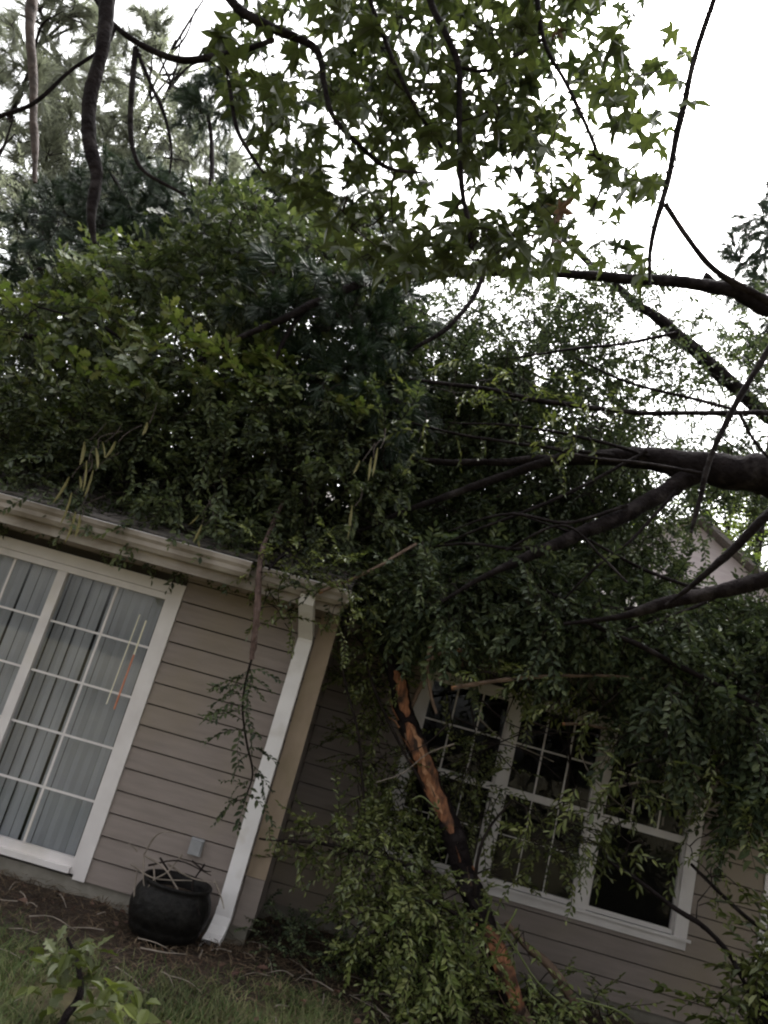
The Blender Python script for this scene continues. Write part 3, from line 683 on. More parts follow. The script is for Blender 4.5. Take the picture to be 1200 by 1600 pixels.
# snapped twigs with fresh pale ends in front of the window
for pts, km in (([(672, 1010, -.3, 5), (668, 1040, -.3, 6), (672, 1080, -.3, 5), (682, 1115, -.3, 4)], 'barktan'), ([(672, 1032, -.3, 7), (690, 1022, -.3, 7), (722, 1016, -.3, 6)], 'barktan'), ([(708, 1075, -.4, 7), (760, 1066, -.4, 7), (830, 1058, -.4, 6), (930, 1056, -.3, 5), (1010, 1060, -.3, 4)], 'barktan'),
                ([(880, 1131, -.1, 5), (910, 1131, -.1, 5), (945, 1138, -.1, 4), (990, 1150, 0, 3)], 'barktan'), ([(700, 1024, -.2, 3), (745, 1042, -.2, 3), (800, 1070, -.1, 3)], 'barkwet'), ([(500, 925, -.55, 6), (550, 905, -.5, 5), (600, 880, -.4, 5), (650, 850, -.2, 5)], 'barktan'),
                ([(850, 1060, -.1, 3), (880, 1110, 0, 3), (890, 1180, .1, 3), (880, 1260, .2, 3)], 'barkwet'), ([(1110, 1180, .1, 5), (1112, 1210, .1, 5), (1098, 1250, .1, 5), (1075, 1290, .1, 4)], 'stickgrey'), ([(1050, 1190, .1, 4), (1045, 1230, .1, 4), (1035, 1290, .1, 3)], 'stickgrey'), ([(930, 1240, -.2, 4), (980, 1225, -.2, 4), (1040, 1222, -.1, 4), (1100, 1245, 0, 3)], 'stickgrey')):
    P, rr = limb(pts, 5); o = MB().tube(P, rr, 6, rough=.08).build('broken_twig', K[km], oak)
    if km == 'barktan':
        P2 = P[:2] if pts[0][0] != 672 or pts[0][1] != 1032 else P[-2:]
        MB().tube([P2[0] + (P2[0] - P2[1]) * .2, P2[0] * .6 + P2[1] * .4], [rr[0] * 1.02, rr[0] * 1.1], 6, rough=.12).build('torn_end', K['brokenwood'], o)
for i in range(46):   # bare thin twigs hanging tangled before the window
    x, y = rnd.uniform(690, 1160), rnd.uniform(1030, 1180); Y = rnd.uniform(-.4, .5); p = [(x, y, Y, 3)]
    a = rnd.uniform(-.9, 3.4)
    for _ in range(3): a += rnd.uniform(-.5, .5); x += math.cos(a) * 45; y += abs(math.sin(a)) * 50; p.append((x, y, Y, 1.6))
    P, rr = limb(p, 4); MB().tube(P, rr, 4, cap=False).build('bare_twig', K['barkwet' if i % 6 else 'stickgrey'], oak)

# ---------------- leafy crown heaped on the roof above the door ---------------------------
c2 = at(250, 700, 1.2)
oak2 = thing('fallen_oak', 'broken oak crown with lobed leaves heaped on the roof above the sliding door', 'tree', (c2[0], c2[1], ROOF(c2[1])))
L2 = {'a': limb([(640, 700, 1.6, 30), (480, 650, 1.4, 26), (330, 590, 1.2, 20), (180, 560, 1.0, 14), (20, 520, .8, 9), (-120, 500, .6, 5)]),
      'b': limb([(480, 650, 1.4, 16), (380, 740, .6, 12), (250, 760, .2, 8), (100, 730, 0, 5)]), 'c': limb([(330, 590, 1.2, 12), (270, 480, 1.6, 10), (170, 420, 1.8, 7), (60, 420, 2, 5)]),
      'd': limb([(500, 650, 1.4, 14), (470, 500, 1.8, 10), (420, 380, 2.2, 7), (380, 290, 2.4, 4)]), 'e': limb([(280, 575, .6, 8), (215, 545, .4, 6), (150, 505, .3, 5), (60, 480, .3, 3)]), 'f': limb([(560, 690, 1.2, 14), (520, 800, .4, 10), (450, 860, -.3, 7), (420, 890, -.6, 4)])}
for P, rr in L2.values(): MB().tube(P, rr, 8, rough=.05).build('limb', K['bark'], oak2, smooth=True)
s2 = skeleton_pts([v[0] for v in L2.values()])
fo = Foliage(); tw = MB()
RL = [(-80, 500), (60, 450), (130, 410), (240, 400), (330, 330), (430, 290), (520, 330), (610, 400), (640, 560), (620, 760), (570, 900), (430, 885), (300, 850), (150, 800), (-80, 750)]
s2 = grow(fo, tw, anchors(RL, .2, 3.6, 1250), s2, PROTO['oak'], (2, 3))
s2 = grow(fo, tw, anchors([(-80, 620), (300, 600), (600, 600), (620, 760), (560, 905), (430, 880), (300, 845), (150, 800), (-80, 745)], -.3, 1.2, 700), s2, PROTO['elm'], (2, 3))
s2 = grow(fo, tw, anchors([(-60, 720), (150, 785), (300, 825), (560, 880), (570, 915), (400, 872), (300, 850), (150, 805), (-60, 755)], -.42, .3, 230), s2, PROTO['elm'], (1, 2), (.7, 1.0))
fo.build('crown', [K['leaf_oak'], K['barkwet']], oak2); tw.build('twigs', K['barkwet'], oak2, kind='stuff')
fo = Foliage(); tw = MB()
for poly, Y0, Y1, n in (([(190, 540), (260, 515), (400, 530), (530, 560), (560, 600), (480, 640), (300, 610), (200, 590)], -.3, .3, 44), ([(-20, 590), (80, 580), (270, 570), (270, 620), (100, 650), (-20, 660)], -.3, .3, 34), ([(60, 410), (200, 380), (270, 400), (230, 450), (100, 450)], .8, 1.4, 22), ([(460, 420), (560, 410), (540, 450), (470, 450)], .8, 1.2, 5), ([(0, 460), (200, 480), (220, 520), (0, 530)], .0, .6, 14)):
    grow(fo, tw, anchors(poly, Y0, Y1, n), s2, PROTO['oak'], (1, 2), (.8, 1.15), 1.3, .0)
fo.build('pale_leaves', [K['leaf_pale'], K['barkwet']], oak2); tw.build('twigs', K['barkwet'], oak2, kind='stuff')
# pale withered strips hanging in bunches
for px, py in ((112, 770), (125, 745), (135, 720), (150, 700), (118, 800), (125, 805), (180, 690), (160, 690), (230, 660), (310, 805), (305, 830), (315, 820), (550, 790), (590, 700), (580, 715), (562, 720), (145, 735), (108, 745), (132, 690)):
    Y = rnd.uniform(-.62, -.5) if py > 640 else 0; p = at(px, py, Y); L = rnd.uniform(.08, .28); wv = rnd.uniform(.006, .013)
    q = MB(); tx = rnd.uniform(-.09, .07); MB().tube(smooth_path([p + [.02, 0, 0], p + [rnd.uniform(-.03, .05), .05, .10], p + [rnd.uniform(-.05, .09), .14, .22]], 3), .003, 4).build('stalk', K['barkbrown'], oak2)
    V = []
    for t, ww in ((0, .4), (.3, 1), (.7, .9), (1, .15)):
        c_ = p + np.array([-tx * t, .02 * math.sin(t * 3), -L * t]); V += [c_ + [-wv * ww, 0, 0], c_ + [0, -.008, 0], c_ + [wv * ww, .004, 0]]
    q.add(V, [(j * 3 + i, j * 3 + i + 1, j * 3 + i + 4, j * 3 + i + 3) for j in range(3) for i in range(2)]); q.build('withered_leaf', K['pod'], oak2)

# ---------------- thin branch hanging over the gutter in front of the siding ---------------
hb = at(402, 890, -.60)
hang = thing('hanging_branch', 'thin reddish branch with small leaves dangling over the gutter before the siding', 'branch', hb)
P, rr = limb([(450, 770, .2, 5), (425, 820, -.25, 7), (409, 868, -.53, 8), (403, 905, -.6, 10), (402, 950, -.6, 11), (398, 1000, -.58, 10), (393, 1030, -.56, 8)], 6); hangP = P; MB().tube(P, rr, 7, rough=.1).build('stem', K['barkred'], hang)
P, rr = limb([(394, 1025, -.56, 4), (385, 1060, -.54, 4), (380, 1110, -.5, 4), (385, 1160, -.45, 3.5), (395, 1210, -.4, 3.2), (380, 1255, -.36, 2.5)], 6); MB().tube(P, rr, 5).build('stem', K['barkwet'], hang)
fo = Foliage()
for i in range(3, len(P) - 1):
    for s in (-1, 1):
        if rnd.random() < .6: fo.put(PROTO['elmbig'][rnd.randrange(8)], rand_rot(np.array([s * rnd.uniform(.3, 1), -.3, rnd.uniform(-.9, .3)]), rnd.uniform(-.5, .5)), P[i], rnd.uniform(.42, .7))
fo.build('leaves', [K['leaf_dark'], K['barkwet']], hang)
fo = Foliage(); tw = MB()
grow(fo, tw, anchors([(400, 850), (480, 870), (560, 900), (550, 960), (500, 985), (440, 970), (410, 940)], -.75, -.35, 40), np.concatenate([limb([(408, 868, -.55, 8), (440, 880, -.55, 8), (500, 915, -.55, 8), (560, 905, -.5, 8)])[0], hangP]), PROTO['myrtle'], (1, 2), (.8, 1.1), .5, .3)
fo.build('leaves', [K['leaf_myrtle'], K['barkwet']], hang); tw.build('twigs', K['barkwet'], hang, kind='stuff')

# ---------------- pine boughs, upper left ---------------------------------------------------
pb = at(200, 500, 2.5)
pine = thing('fallen_pine', 'dark pine top with bristling needle tufts lying above the roof corner', 'tree', (pb[0], pb[1], ROOF(pb[1])))
Lp = {'a': limb([(420, 620, 2.0, 22), (330, 480, 2.4, 18), (230, 390, 2.7, 13), (120, 340, 3.0, 8), (40, 330, 3.2, 4)]), 'b': limb([(330, 480, 2.4, 12), (330, 330, 2.8, 9), (330, 220, 3.0, 7), (320, 150, 3.1, 4)]), 'c': limb([(230, 390, 2.7, 9), (190, 300, 2.9, 6), (160, 250, 3, 3)])}
for P, rr in Lp.values(): MB().tube(P, rr, 8, rough=.06).build('limb', K['bark'], pine, smooth=True)
sp_ = skeleton_pts([v[0] for v in Lp.values()]); fo = Foliage(); tw = MB()
for poly, Y0, Y1, n in (([(0, 420), (40, 330), (90, 280), (170, 235), (250, 270), (300, 300), (290, 400), (120, 450)], 2.2, 3.6, 230), ([(280, 170), (310, 110), (350, 110), (372, 150), (360, 195), (300, 200)], 2.8, 3.3, 46), ([(300, 290), (430, 260), (600, 330), (620, 470), (330, 480)], 2.0, 3.4, 220), ([(400, 430), (640, 460), (640, 720), (440, 640)], -.1, .5, 120)):
    grow(fo, tw, anchors(poly, Y0, Y1, n), sp_, PROTO['needle'], (2, 3), (.85, 1.3), 1.6, .0)
fo.build('needles', [K['needle'], K['barkwet']], pine); tw.build('twigs', K['barkwet'], pine, kind='stuff')

# ---------------- sweetgum overhead -------------------------------------------------------
sb = np.array([4.6, -4.2, 0.0])
gum = thing('sweetgum_tree', 'sweetgum bough with star-shaped green leaves hanging overhead against the white sky', 'tree', sb)
YG = -3.1
Lg = {'a': limb([(300, -120, YG, 18), (360, 0, YG, 15), (420, 40, YG, 14), (490, 75, YG, 12), (505, 130, YG, 9), (520, 180, YG, 8), (560, 225, YG, 8), (605, 262, YG, 7), (660, 270, YG, 4)]),
      'b': limb([(428, 62, YG, 9), (360, 82, YG, 11), (290, 95, YG, 11), (230, 75, YG, 10), (180, 42, YG, 8), (150, 0, YG, 7), (120, -60, YG, 6)]),
      'c': limb([(180, 40, YG, 6), (165, 70, YG, 5), (110, 110, YG, 6), (55, 160, YG, 6), (0, 182, YG, 6), (-60, 200, YG, 5)]),
      'd': limb([(165, -80, YG - .3, 28), (168, 0, YG - .3, 26), (158, 80, YG - .3, 21), (143, 150, YG - .3, 21), (138, 220, YG - .3, 22), (148, 275, YG - .3, 21), (143, 330, YG - .3, 16), (148, 380, YG - .3, 7)]),
      'e': limb([(212, 75, YG, 9), (206, 130, YG, 9), (203, 190, YG, 8), (210, 240, YG, 7), (230, 272, YG, 6), (290, 305, YG, 4)]),
      'f': limb([(212, 75, YG, 6), (235, 130, YG, 6), (258, 180, YG, 6), (268, 230, YG, 4), (265, 270, YG, 3)]),
      'g': limb([(352, 90, YG, 5), (360, 140, YG, 6), (370, 200, YG, 7), (395, 245, YG, 6), (412, 270, YG, 4)]),
      'h': limb([(650, -90, YG, 12), (672, 0, YG, 11), (695, 50, YG, 10), (716, 105, YG, 10), (717, 200, YG, 9), (722, 290, YG, 9), (733, 350, YG, 8), (735, 390, YG, 5)]),
      'i': limb([(1160, -100, YG, 10), (1115, 0, YG, 9), (1085, 90, YG, 10), (1062, 190, YG, 12), (1045, 270, YG, 10), (1025, 350, YG, 9), (1016, 400, YG, 7), (1015, 445, YG, 4)]),
      'j': limb([(1040, 318, YG, 8), (1070, 365, YG, 8), (1110, 415, YG, 10), (1160, 450, YG, 12), (1260, 500, YG, 14)]),
      'k': limb([(830, -60, YG, 8), (850, 60, YG, 7), (890, 140, YG, 6), (925, 220, YG, 6), (942, 280, YG, 5), (925, 330, YG, 4)]),
      'l': limb([(54, -60, YG + .4, 16), (50, 0, YG + .4, 15), (50, 80, YG + .4, 14), (52, 160, YG + .4, 13), (54, 230, YG + .4, 11), (55, 285, YG + .4, 6)]),
      'm': limb([(716, 105, YG, 6), (760, 110, YG, 5), (800, 90, YG, 4), (850, 60, YG, 4)]), 'n': limb([(560, -60, YG, 9), (600, 60, YG, 7), (640, 150, YG, 6), (690, 230, YG, 5)])}
for k_, (P, rr) in Lg.items(): bark_tube(P, rr, 10, .02, .14).build('branch', K['bark' if k_ not in 'l' else 'barkbrown'], gum, smooth=True)
crownpt = at(700, -420, YG + .2)
MB().tube(smooth_path([sb, sb + [-.1, .1, 2.5], sb + [-.4, .3, 5.0], sb + [-.8, .5, 7.5]], 6), np.linspace(.2, .10, 19), 12, rough=.04).build('trunk', K['bark'], gum, smooth=True)
top = sb + np.array([-.5, .35, 5.8])
for k_ in ('a', 'd', 'h', 'i', 'k', 'l', 'n', 'b'):
    e = Lg[k_][0][-1] if k_ == 'b' else Lg[k_][0][0]; r_ = Lg[k_][1][-1] if k_ == 'b' else Lg[k_][1][0]
    P = smooth_path([top + [0, 0, rnd.uniform(-.5, .5)], (top + e) / 2 + np.array([0, 0, .7]), e], 8); MB().tube(P, np.linspace(max(.035, r_ * 1.3), r_, len(P)), 7).build('branch', K['bark'], gum, smooth=True)
stars = []
sr = random.Random(9)
for v in range(7):
    V, F = leaf_star(sr); m = MB(); m.add(V, F); stars.append((V, F, m.mesh('leaf', K['leaf_star'])))
star_brown = []
for v in range(2):
    V, F = leaf_star(sr); m = MB(); m.add(V, F); star_brown.append(m.mesh('leaf', K['leaf_brown']))
GS = [(330, 60), (420, -40), (1000, -40), (1080, 60), (1085, 170), (1030, 260), (1040, 400), (1000, 440), (930, 400), (830, 430), (730, 420), (650, 440), (560, 430), (500, 340), (400, 250), (350, 150)]
gsk = skeleton_pts([v[0] for k_, v in Lg.items() if k_ in 'aghiknm'])
places = []; tw = MB()
tries = 0
while len(places) < 1230 and tries < 60000:
    tries += 1
    px, py = rnd.uniform(320, 1095), rnd.uniform(-60, 445)
    if not in_poly(px, py, GS): continue
    dens = 1.0
    if px > 900: dens = .6 if py < 250 else .4
    if px > 990: dens = .3
    if px < 430 and py > 60: dens = .5
    if 300 < py and px < 700: dens = .8
    if py > 380: dens *= .85
    if 830 < px < 900 and 60 < py < 160: dens = .3
    if rnd.random() > dens: continue
    p = at(px, py, YG + rnd.uniform(-.12, 1.0))
    if mnoise.noise(Vector(p) * 2.6) < -.14 + rnd.uniform(-.1, .1): continue
    places.append((p, px, py))
for i, (p, px, py) in enumerate(places):
    d = np.array([rnd.uniform(-1, 1), rnd.uniform(-1, 1), rnd.uniform(-1.1, .25)]); mat = rand_rot(d, rnd.uniform(-1.1, 1.1)); s = rnd.uniform(.07, .13)
    j = int(np.argmin(np.linalg.norm(gsk - p, axis=1))); q = gsk[j]; st = p + mat @ np.array([0, -.75, .1]) * s
    if np.linalg.norm(q - st) < .9 and i % 3 == 0:
        Pt = smooth_path([q, (q + st) / 2 + R.normal(0, .04, 3), st], 3); tw.tube(Pt, np.linspace(.005, .0018, len(Pt)), 4, cap=False); gsk = np.concatenate([gsk, Pt])
    places[i] = (p, mat, s, depth(p), px, py)
places.sort(key=lambda t: t[3]); rest = Foliage()
for i, (p, mat, s, dd, px, py) in enumerate(places):
    brown = (850 < px < 920 and py < 150 and rnd.random() < .5) or (820 < px < 900 and 260 < py < 380 and rnd.random() < .6)
    if i < 300:
        s = s * (.62 if brown else 1)
        me = (star_brown[i % 2] if brown else stars[i % 7][2]); o = bpy.data.objects.new('leaf', me); link(o, gum)
        M4 = Matrix.Identity(4)
        for a in range(3):
            for b in range(3): M4[a][b] = mat[a, b] * s
            M4[a][3] = p[a]
        o.matrix_world = M4
        o.matrix_parent_inverse = Matrix.Identity(4); o.matrix_basis = Matrix.Translation(-Vector(sb)) @ M4
    else:
        V, F, _ = stars[i % 7]; rest.put((V, np.array(F), np.zeros(len(F), int)), mat, p, s)
rest.build('foliage', [K['leaf_star']], gum); tw.build('twigs', K['barkwet'], gum, kind='stuff')

# ---------------- crape myrtle with torn orange bark, broken in front of the window -----------
mb = atz(830, 1640, 0.0)
myr = thing('broken_shrub', 'leaning small tree with torn orange bark and green shoots before the triple window', 'tree', (mb[0], mb[1], 0))
YB = mb[1]
Lmy = {'t': limb([(830, 1645, YB, 44), (800, 1560, YB + .05, 40), (765, 1470, YB + .15, 38), (735, 1385, YB + .25, 36), (705, 1300, YB + .3, 34), (672, 1215, YB + .35, 34), (640, 1130, YB + .4, 32), (618, 1060, YB + .4, 26), (600, 1000, YB + .4, 20), (585, 940, YB + .4, 12)]),
       'u': limb([(918, 1640, YB, 18), (895, 1565, YB, 17), (860, 1510, YB + .05, 15), (825, 1480, YB + .1, 11), (790, 1440, YB + .15, 8)]),
       'v': limb([(640, 1110, YB + .4, 9), (655, 1075, YB + .45, 8), (668, 1050, YB + .45, 5)]),
       'w': limb([(690, 1270, YB + .3, 5), (640, 1190, YB + .3, 5), (590, 1090, YB + .3, 5), (570, 1030, YB + .3, 4)]),
       'x': limb([(735, 1400, YB + .2, 9), (660, 1360, YB + .1, 8), (560, 1330, YB, 7), (470, 1315, YB, 5), (405, 1310, YB, 3)]),
       'y': limb([(740, 1420, YB + .2, 7), (745, 1350, YB + .1, 6), (760, 1300, YB + .1, 5), (800, 1250, YB + .1, 3)]),
       'z': limb([(790, 1500, YB + .1, 6), (660, 1500, YB, 6), (610, 1470, YB, 4)]),
       'q': limb([(545, 960, YB + .2, 4), (535, 1040, YB + .2, 4), (560, 1150, YB + .2, 4), (570, 1270, YB + .2, 4)]),
       'r': limb([(760, 1470, YB, 7), (700, 1420, YB - .1, 6), (630, 1400, YB - .1, 4)])}
for k_, (P, rr) in Lmy.items():
    o = (bark_tube(P, rr, 16, .025) if k_ == 't' else MB().tube(P, rr, 7, rough=.06)).build('trunk' if k_ == 't' else 'branch', K['bark' if k_ == 't' else ('barktan' if k_ in 'uv' else 'barkwet')], myr, smooth=True)
    if k_ == 't': trunk_o, TP, TR = o, P, rr


def bark_patch(i0, i1, a0, a1, lift, mat, name='torn_bark'):
    m = MB(); V = []; na = 7; rows = []
    T = np.gradient(TP, axis=0); T /= np.linalg.norm(T, axis=1)[:, None]
    tt = np.linspace(i0, i1, 26)
    for j, t in enumerate(tt):
        i = int(min(t, len(TP) - 1)); f = t - i; i2 = min(i + 1, len(TP) - 1); p = TP[i] * (1 - f) + TP[i2] * f; r_ = TR[i] * (1 - f) + TR[i2] * f
        back = CAM - p; back -= T[i] * (back @ T[i]); back /= np.linalg.norm(back); sd_ = np.cross(T[i], back)
        taper = math.sin(math.pi * (j + .3) / 25.6) ** .5; jag = .25 * mnoise.noise(Vector((t * .9, a0, 3)))
        for a in np.linspace(a0 * taper + jag, a1 * taper + jag, na):
            rr_ = r_ * (lift + .06 * mnoise.noise(Vector((t * 1.5, a * 2, 7)))); V.append(p + back * math.cos(a) * rr_ + sd_ * math.sin(a) * rr_)
    F = [(j * na + i, j * na + i + 1, (j + 1) * na + i + 1, (j + 1) * na + i) for j in range(25) for i in range(na - 1)]
    m.add(V, F).build(name, K[mat], trunk_o, smooth=True)


n_ = len(TP) - 1
bark_patch(n_ * .44, n_ * .67, -.75, .85, 1.10, 'orange'); bark_patch(n_ * .68, n_ * .80, -.3, .9, 1.10, 'orange'); bark_patch(n_ * .08, n_ * .25, -.3, 1.1, 1.14, 'orange'); bark_patch(n_ * .0, n_ * .12, -.8, .8, 1.12, 'barktan')
bark_patch(n_ * .48, n_ * .6, -.3, .1, 1.17, 'brokenwood', 'bare_wood'); bark_patch(n_ * .585, n_ * .66, .15, .5, 1.17, 'brokenwood', 'bare_wood')
for i in range(16):
    k = int(n_ * rnd.uniform(.1, .7)); p = TP[k]; T_ = TP[min(k + 3, n_)] - p; T_ /= np.linalg.norm(T_); bk = CAM - p; bk /= np.linalg.norm(bk); sdv = np.cross(T_, bk); a = rnd.uniform(-1.1, 1.1); o_ = (bk * math.cos(a) + sdv * math.sin(a)) * TR[k] * 1.05
    l_ = rnd.uniform(.08, .22); sg = rnd.choice((-1, 1)); MB().tube(smooth_path([p + o_, p + o_ * 1.25 + T_ * l_ * .5 * sg, p + o_ * rnd.uniform(1.3, 2.2) + T_ * l_ * sg], 3), np.linspace(.008, .001, 7), 4, rough=.15).build('splinter', K[rnd.choice(['orange', 'brokenwood', 'barktan'])], trunk_o)
sm = skeleton_pts([v[0] for v in Lmy.values()]); fo = Foliage(); tw = MB()
for poly, Y0, Y1, n, ou in (([(560, 1420), (640, 1370), (740, 1400), (800, 1460), (850, 1560), (860, 1640), (560, 1660), (580, 1520)], YB - .3, YB + .5, 190, None), ([(500, 940), (600, 960), (620, 1060), (650, 1200), (660, 1320), (600, 1380), (560, 1250), (530, 1100)], YB - .1, YB + .7, 92, None),
                        ([(420, 1305), (480, 1290), (620, 1300), (650, 1360), (560, 1350), (460, 1345)], YB - .25, YB + .3, 42, None), ([(560, 920), (640, 900), (660, 1000), (590, 1000)], YB, YB + .6, 50, None), ([(700, 1150), (760, 1180), (740, 1260), (690, 1230)], YB + .1, YB + .5, 14, None), ([(760, 1270), (920, 1280), (930, 1340), (800, 1360), (740, 1400)], YB, YB + .3, 22, None), ([(580, 1380), (680, 1340), (700, 1460), (600, 1500)], YB - .2, YB + .3, 46, None), ([(780, 1560), (930, 1560), (980, 1640), (780, 1650)], YB - .1, YB + .2, 40, None)):
    sm = grow(fo, tw, anchors(poly, Y0, Y1, n, .0, clear=([1000, 1130, 1300, 1470, 1645], [600, 640, 705, 765, 830], [YB + .4, YB + .4, YB + .3, YB + .15, YB])), sm, PROTO['myrtle'], (1, 2), (.8, 1.2), 1.1, .05)
for poly, Y0, Y1, n in (([(600, 1170), (680, 1150), (770, 1180), (775, 1290), (720, 1330), (640, 1330), (600, 1260)], YB + .1, YB + .6, 46), ([(560, 1000), (620, 1010), (640, 1120), (590, 1130)], YB + .1, YB + .5, 26)):
    sm = grow(fo, tw, anchors(poly, Y0, Y1, n, .0, clear=([1000, 1130, 1300, 1470, 1645], [600, 640, 705, 765, 830], [YB + .4, YB + .4, YB + .3, YB + .15, YB])), sm, PROTO['myrtle'], (1, 2), (.75, 1.1), 1.0, .1)
fo.build('crown', [K['leaf_myrtle'], K['barkwet']], myr); tw.build('twigs', K['barkwet'], myr, kind='stuff')
fo = Foliage(); tw = MB()
grow(fo, tw, anchors([(640, 1400), (700, 1380), (790, 1400), (850, 1520), (860, 1640), (680, 1640), (640, 1500)], YB - .4, YB - .1, 62, clear=([1000, 1130, 1300, 1470, 1645], [600, 640, 705, 765, 830], [YB + .4, YB + .4, YB + .3, YB + .15, YB])), sm, PROTO['narrow'], (1, 2), (.6, .9), .8, -.3)
fo.build('pale_shoots', [K['leaf_pale'], K['barkwet']], myr); tw.build('twigs', K['barkwet'], myr, kind='stuff')
for pts in ([(760, 1520, 5), (762, 1470, 5), (770, 1400, 4)], [(765, 1510, 5), (785, 1460, 5), (815, 1420, 4)], [(755, 1500, 4), (730, 1440, 4), (712, 1400, 3)], [(770, 1440, 4), (830, 1520, 4), (900, 1600, 3)], [(640, 1250, 4), (665, 1245, 4), (690, 1262, 3)], [(900, 1560, 4), (950, 1575, 4), (985, 1600, 3)]):
    P, rr = limb([(a + rnd.uniform(-8, 8), b, YB - .25, c * .7) for a, b, c in pts], 5, 1.2); MB().tube(P, rr, 5).build('green_shoot', K['leaf_pale'], myr)
# undergrowth in the recess and at the right edge
def shrub(name, label, poly, Y0, Y1, n, mat, proto='myrtle', scale=(.8, 1.2), group=None):
    A = anchors(poly, Y0, Y1, n); b = A.mean(0); b[2] = 0; o = thing(name, label, 'shrub', b, group)
    st = MB(); sk = []
    for _ in range(7):
        t = A[rnd.randrange(len(A))]; P = smooth_path([b + R.normal(0, .05, 3) * [1, 1, 0], (b + t) / 2 + R.normal(0, .05, 3), t], 5); st.tube(P, np.linspace(.012, .004, len(P)), 5); sk.append(P)
    st.build('stems', K['barkwet'], o); fo = Foliage(); tw = MB()
    grow(fo, tw, A, np.concatenate(sk), PROTO[proto], (1, 2), scale, 1.0, .0); fo.build('foliage', [K[mat], K['barkwet']], o)
    if tw.n: tw.build('twigs', K['barkwet'], o, kind='stuff')
    return o


shrub('green_shrub', 'bright green shrub at the lower right edge under the fallen limbs', [(1150, 1530), (1200, 1470), (1290, 1450), (1290, 1660), (1130, 1660)], -.8, -.1, 95, 'leaf_myrtle', 'elmbig')
shrub('low_weeds', 'low dark weeds in the shaded corner beside the downspout', [(410, 1440), (450, 1450), (520, 1480), (600, 1500), (600, 1560), (450, 1520), (400, 1480)], -.3, .6, 50, 'leaf_dark', 'myrtle', (.5, .8))

# ---------------- leafy cutting on the grass, lower left ---------------------------------------
cb = atz(85, 1640, .02)
cut = thing('fallen_sprig', 'fallen leafy sprig with large pale leaves lying on the grass near the pot', 'branch', cb)
YC = cb[1]
P, rr = limb([(75, 1640, YC, 14), (100, 1590, YC + .1, 13), (125, 1550, YC + .2, 11), (120, 1500, YC + .3, 6), (105, 1465, YC + .35, 4)]); P[:, 2] = np.maximum(P[:, 2], .03); MB().tube(P, rr, 8, rough=.08).build('stem', K['bark'], cut)
def big_leaf(px, py, Y, size, mat, dirv, kind='oval', par=cut):
    p = at(px, py, Y); p[2] = max(p[2], .04); lv, lf = leaf_oval(1, .5, .3, .25) if kind == 'oval' else leaf_lobed()
    MB().add(xf(lv, rand_rot(np.array(dirv, float), rnd.uniform(-.6, .6)), p, size), lf).build('leaf', K[mat], par)
for i in range(46):
    px, py = rnd.uniform(65, 150), rnd.uniform(1465, 1550); big_leaf(px, py, YC + rnd.uniform(.15, .4), rnd.uniform(.07, .115), rnd.choice(['leaf_pale', 'leaf_myrtle', 'leaf_myrtle', 'leaf_pale']), [rnd.uniform(-1, 1), rnd.uniform(-1, .3), rnd.uniform(-.6, .9)], rnd.choice(['oval', 'lobed']))
for i in range(30):
    px, py = rnd.uniform(40, 230), rnd.uniform(1540, 1600); big_leaf(px, py, YC + rnd.uniform(.0, .2), rnd.uniform(.07, .11), 'leaf_myrtle', [rnd.uniform(-1, 1), rnd.uniform(-1, .3), rnd.uniform(-.3, .5)])
big_leaf(188, 1560, YC + .1, .13, 'leaf_lime', [-.6, -.3, .6], 'lobed'); big_leaf(180, 1560, YC + .1, .12, 'leaf_lime', [.6, -.3, -.6], 'lobed'); big_leaf(192, 1570, YC + .1, .1, 'leaf_lime', [.9, -.3, -.2])

# ---------------- grass and litter (stuff) -------------------------------------------------------
def scatter_blades(n, xr, yr, hr, wd, lean, name, mat, keep, flat=False):
    x = R.uniform(*xr, n); y = R.uniform(*yr, n); k = np.array([keep(a, b) for a, b in zip(x, y)]); x, y = x[k], y[k]; n = len(x)
    h = R.uniform(*hr, n); a = R.uniform(0, 2 * np.pi, n); ln = R.uniform(*lean, n) * h
    z0 = np.full(n, .004) if not flat else R.uniform(.03, .085, n) * np.clip((y + 1.3) / .9, .15, 1)
    dx, dy = np.cos(a) * ln, np.sin(a) * ln; wx, wy = -np.sin(a) * wd, np.cos(a) * wd
    hz = h if not flat else R.uniform(-.01, .03, n)
    b0 = np.stack([x - wx, y - wy, z0], 1); b1 = np.stack([x + wx, y + wy, z0], 1)
    m0 = np.stack([x + dx * .4 - wx * .8, y + dy * .4 - wy * .8, z0 + hz * .6], 1); m1 = np.stack([x + dx * .4 + wx * .8, y + dy * .4 + wy * .8, z0 + hz * .6], 1)
    t = np.stack([x + dx, y + dy, z0 + hz], 1); t2 = t + np.stack([wx, wy, 0 * wx], 1) * .2
    V = np.stack([b0, b1, m0, m1, t, t2], 1).reshape(-1, 3); o = np.arange(n)[:, None] * 6
    F = np.concatenate([o + np.array([[0, 1, 3, 2]]), o + np.array([[2, 3, 5, 4]])])
    return MB().add(V, F).build(name, K[mat], kind='stuff')


